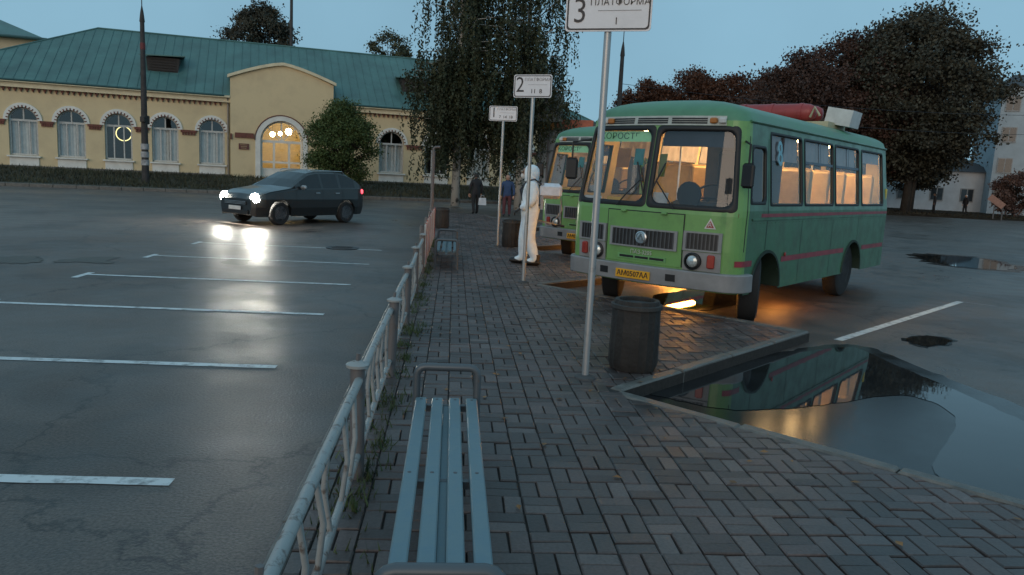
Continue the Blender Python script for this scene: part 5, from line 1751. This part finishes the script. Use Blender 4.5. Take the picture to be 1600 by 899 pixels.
def leaf_mat(name, c, c2, sc=1.2):
    m = M(name, c, .65, ns=sc, col2=c2, ramp=(.35, .68), spec=.3)
    return m
bark_d = M('dark_bark', (.035, .028, .022), .9, ns=5, na=.3, bump=.5)
bark_b = M('birch_bark', (.42, .40, .36), .8, ns=3, na=.1, col2=(.03, .03, .03), ramp=(.52, .62), bump=.3)

def birch(x, y, z, h, rad, label, seed, lean=0.0):
    rr = random.Random(seed)
    t = empty('birch_tree', (x, y, z), 0, label, 'tree', 'weeping birches before the station')
    tr = MB()
    tr.tube([(0, 0, -.2), (lean * .1, .05, h * .25), (lean * .3, 0, h * .55), (lean * .6, .1, h * .95)], [.24, .19, .12, .03], 10)
    C = []
    nl = 78
    for i in range(nl):
        f = .22 + .76 * (i + rr.random()) / nl
        a = rr.uniform(0, 6.283)
        base = Vector((lean * f * .6, 0, h * f))
        R_ = rad * (.35 + .75 * math.sin(math.pi * min(1, (f - .12) * 1.15)) ** .8) * rr.uniform(.6, 1.08)
        up = rr.uniform(.4, 1.3)
        tip = base + Vector((math.cos(a) * R_, math.sin(a) * R_, up))
        mid = base + Vector((math.cos(a) * R_ * .5, math.sin(a) * R_ * .5, up * 1.1))
        tr.tube([base, mid, tip], [.055 * (1.2 - f), .03, .012], 5, cap=False)
        for s_ in range(rr.randint(12, 19) if f < .55 else rr.randint(5, 10)):
            k = rr.uniform(.2, 1.0)
            st_ = base.lerp(mid, k * 2) if k < .5 else mid.lerp(tip, k * 2 - 1)
            st_ = st_ + Vector((rr.gauss(0, .22), rr.gauss(0, .22), 0))
            L = rr.uniform(1.2, 3.8) * (.5 + .6 * (1 - abs(f - .6)))
            L = min(L, st_.z - 1.0)
            if L < .3: continue
            sw = Vector((rr.gauss(0, .12), rr.gauss(0, .12), 0))
            m = int(L * 19)
            for q in range(m):
                w = (q + rr.random()) / m
                C.append((st_.x + sw.x * w * L + rr.gauss(0, .05 + .03 * w), st_.y + sw.y * w * L + rr.gauss(0, .05), st_.z - w * L))
    tr.build('trunk', bark_b, t, smooth=True)
    leaves('crown', C, None, .088, leaf_mat('birch_leaf', (.022, .030, .016), (.055, .062, .03)), t, .5, droop=1.2)
    return t
birch(.1, 38.3, .25, 13.2, 2.5, 'left weeping birch hanging before the right station windows', 3)
birch(3.3, 38.6, .12, 14.2, 2.9, 'right weeping birch rising behind platform sign 2', 5, .3)

def round_tree(name, x, y, z, h, rx, ry, label, seed, lm, clear=.28, nclump=120, per=70, lsize=.16, group=None, trunk_r=.22, twin=False, bark=bark_d, taper=0.0):
    rr = random.Random(seed)
    r2 = np.random.default_rng(seed)
    t = empty(name, (x, y, z), 0, label, 'tree', group)
    tr = MB()
    tr.tube([(0, 0, -.3), (.1, 0, h * clear), (.0, .1, h * .7)], [trunk_r, trunk_r * .75, trunk_r * .2], 9)
    if twin:
        tr.tube([(.25, 0, -.2), (.7, .1, h * clear), (1.2, .2, h * .6)], [trunk_r * .8, trunk_r * .6, trunk_r * .2], 8)
    C = []
    z0 = h * clear * .8
    for i in range(nclump):
        while True:
            p = Vector((rr.uniform(-1, 1), rr.uniform(-1, 1), rr.uniform(-1, 1)))
            if .25 < p.length < 1: break
        if rr.random() < .6: p = p.normalized() * rr.uniform(.72, 1.0)
        zz = p.z
        squeeze = (1 - taper * (zz + 1) / 2) * rr.uniform(.85, 1.12) - .35 * max(0, zz) ** 2 - .25 * max(0, -zz - .4)
        c = Vector((p.x * rx * squeeze, p.y * ry * squeeze, z0 + (h - z0) * (zz + 1) / 2))
        tr.tube([(0, 0, max(z0 * .9, c.z * .62)), (c.x * .45, c.y * .45, c.z * .82), tuple(c)], [trunk_r * .22, .035, .01], 4, cap=False)
        cr = rr.uniform(.10, .2) * rx + .12
        k = int(per * 2.6 * rr.uniform(.6, 1.3))
        q = r2.normal(0, 1, (k, 3)) * np.array([cr, cr, cr * .65]) * .6
        C += (np.array(c) + q).tolist()
    tr.build('trunk', bark, t, smooth=True)
    leaves('crown', C, None, lsize * .58, lm, t, .65)
    return t
dk = leaf_mat('dusk_dark_leaf', (.028, .027, .021), (.075, .07, .045), .8)
rd = leaf_mat('russet_leaf', (.045, .020, .012), (.11, .045, .022), .8)
rd2 = leaf_mat('brown_green_leaf', (.038, .022, .018), (.09, .048, .034), .8)
mg = leaf_mat('mid_green_leaf', (.04, .068, .022), (.10, .14, .045), 1.5)
round_tree('linden_tree', -6.3, 43.8, .2, 5.2, 2.35, 2.0, 'small bushy green tree right of the station entrance', 21, mg, .14, 120, 110, .10, trunk_r=.1, taper=.5)
GR = 'dark trees at the right edge of the square'
round_tree('big_tree', 39.6, 64, 0, 17.2, 6.5, 6.2, 'tallest dark tree at the right of the square', 31, dk, .22, 330, 95, .24, GR, .42, True)
round_tree('big_tree', 35.0, 66.5, 0, 15.4, 5.8, 5.4, 'dark brownish tree left of the tallest right tree', 32, rd2, .2, 240, 90, .23, GR, .36)
round_tree('big_tree', 28.8, 63, 0, 12.8, 5.0, 4.6, 'russet dark tree above the middle of the nearest bus roof', 33, rd2, .18, 210, 85, .21, GR, .3)
round_tree('big_tree', 43.2, 69, 0, 11.5, 3.6, 3.8, 'lower dark tree filling behind the tallest right tree', 34, dk, .24, 170, 80, .23, GR, .3)
GR2 = 'russet trees far behind the nearest bus'
for i, (x, y, h, r_, lab) in enumerate(((21.2, 84, 12.6, 4.2, 'leftmost russet tree beyond the nearest bus'), (26.4, 84, 14.0, 4.8, 'second russet tree from the left beyond the nearest bus'), (31.6, 86, 14.0, 5.0, 'third russet tree from the left beyond the nearest bus'), (37.0, 88, 15.0, 5.2, 'rightmost russet tree beyond the nearest bus'))):
    round_tree('russet_tree', x, y, 0, h, r_, r_, lab, 50 + i, rd, .2, 200, 80, .24, GR2, .25)
GR3 = 'trees behind the station roof'
round_tree('back_tree', -19.6, 79, .5, 16.6, 3.9, 3.8, 'dark round tree showing above the station roof left of the mast', 61, dk, .45, 150, 90, .22, GR3, .25)
round_tree('back_tree', -6.9, 80, .5, 15.2, 2.7, 2.7, 'pale tree top showing above the station roof right of the mast', 62, leaf_mat('pale_leaf', (.05, .055, .03), (.10, .10, .05)), .5, 90, 60, .2, GR3, .2)
round_tree('small_tree', 12.6, 86, 0, 8.6, 2.2, 2.2, 'little far tree peeking over the second bus roof', 63, dk, .3, 60, 60, .2, None, .15)
round_tree('roadside_bush', 6.6, 41.2, 0, 3.6, 1.5, 1.4, 'low dark bush between birch and kiosk behind the white figure', 64, dk, .05, 70, 70, .12, None, .08)
round_tree('roadside_bush', 49.8, 64, 0, 4.2, 1.9, 1.9, 'pinkish low bush at the right edge', 65, leaf_mat('pinkish_leaf', (.09, .05, .045), (.16, .10, .08)), .1, 60, 60, .16, None, .06)

P = []
for _ in range(9000):
    P.append((rnd.uniform(29, 70), rnd.uniform(59.5, 75), .12))
blades('lawn_grass', M('lawn_blade', (.04, .03, .016), .9, ns=.5, na=.4), P, .06, .22, .03, 'rough brownish grass under the right trees')
# ------------------------------------------------------------------ houses at the right
def simple_house(name, x, y, rz, w, d, h, rh, wallm, roofm, label, wins_):
    hroot = empty(name, (x, y, 0), rz, label, 'building')
    mb = MB(); mb.box((0, d / 2, h / 2), (w, d, h)); mb.build('wall', wallm, hroot)
    mb = MB(); e_ = .4
    mb.add([(-w / 2 - e_, -e_, h), (w / 2 + e_, -e_, h), (w / 2 + e_, d + e_, h), (-w / 2 - e_, d + e_, h), (-w / 2 + w * .12, d / 2, h + rh), (w / 2 - w * .12, d / 2, h + rh)], [(0, 1, 5, 4), (1, 2, 5), (2, 3, 4, 5), (3, 0, 4), (3, 2, 1, 0)])
    rf_ = mb.build('roof', roofm, hroot)
    mb = MB(); mb.box((w * .2, d * .5, h + rh + .2), (.6, .6, 1.2)); mb.build('chimney', M('chimney_brick', (.14, .07, .05), .8), rf_)
    for wx, wz, ww, wh in wins_:
        mb = MB(); mb.box((wx, -.03, wz), (ww, .1, wh)); wo = mb.build('window', M('far_window_frame', (.30, .30, .30), .6), hroot)
        for k in (-1, 1):
            mb = MB(); mb.box((wx + k * ww * .235, -.085, wz), (ww * .4, .02, wh * .86)); mb.build('pane', M('far_pane', (.03, .035, .04), .1), wo)
    return hroot
simple_house('low_house', 48.5, 76, R(-14), 13, 7, 4.3, 1.6, M('whitewash', (.52, .55, .58), .8, ns=1, na=.08), M('dark_roof', (.045, .045, .05), .7), 'low whitewashed house behind the right trees', [(-4.6, 1.9, 1.5, 1.5), (-1.6, 1.9, 1.3, 1.4), (1.6, 1.9, 1.3, 1.4), (4.5, 1.9, 1.3, 1.4)])
simple_house('apartment_house', 60.6, 69, R(-24), 16, 10, 12.6, 1.8, M('grey_block', (.36, .42, .46), .8, ns=1, na=.08), MATS['dark_roof'], 'tall pale block cut by the right edge', [(-7 + 2.8 * i, 2 + 3 * j, 1.3, 1.5) for i in range(6) for j in range(4)])
bs = empty('notice_board', (44.0, 58.6, 0), R(-30), 'small tilted reddish board on posts at the far right', 'board')
mb = MB(); mb.box((0, 0, 1.5), (1.3, .06, .5), ry=.62); mb.build('panel', M('board_pink', (.30, .16, .12), .7), bs)
for x in (-.1, .5):
    mb = MB(); mb.tube([(x, .08, -.1), (x, .08, 1.6 - x * .6)], .05, 6); mb.build('post', post_m, bs)
mb = MB()
mb.grid([[(x, 66 + d_ + .6 * math.sin(x * .7) * (d_ < 0), z) for x in np.linspace(27, 76, 30)] for d_, z in ((-7.2, -.02), (-7, .10), (0, .2), (14, .24))])
tag(mb.build('lawn', M('dark_lawn', (.032, .021, .013), .95, ns=1.5, na=.4, spec=.1, bump=.6, bs=6), smooth=True), 'dark leaf-strewn lawn under the right trees', kind='structure')
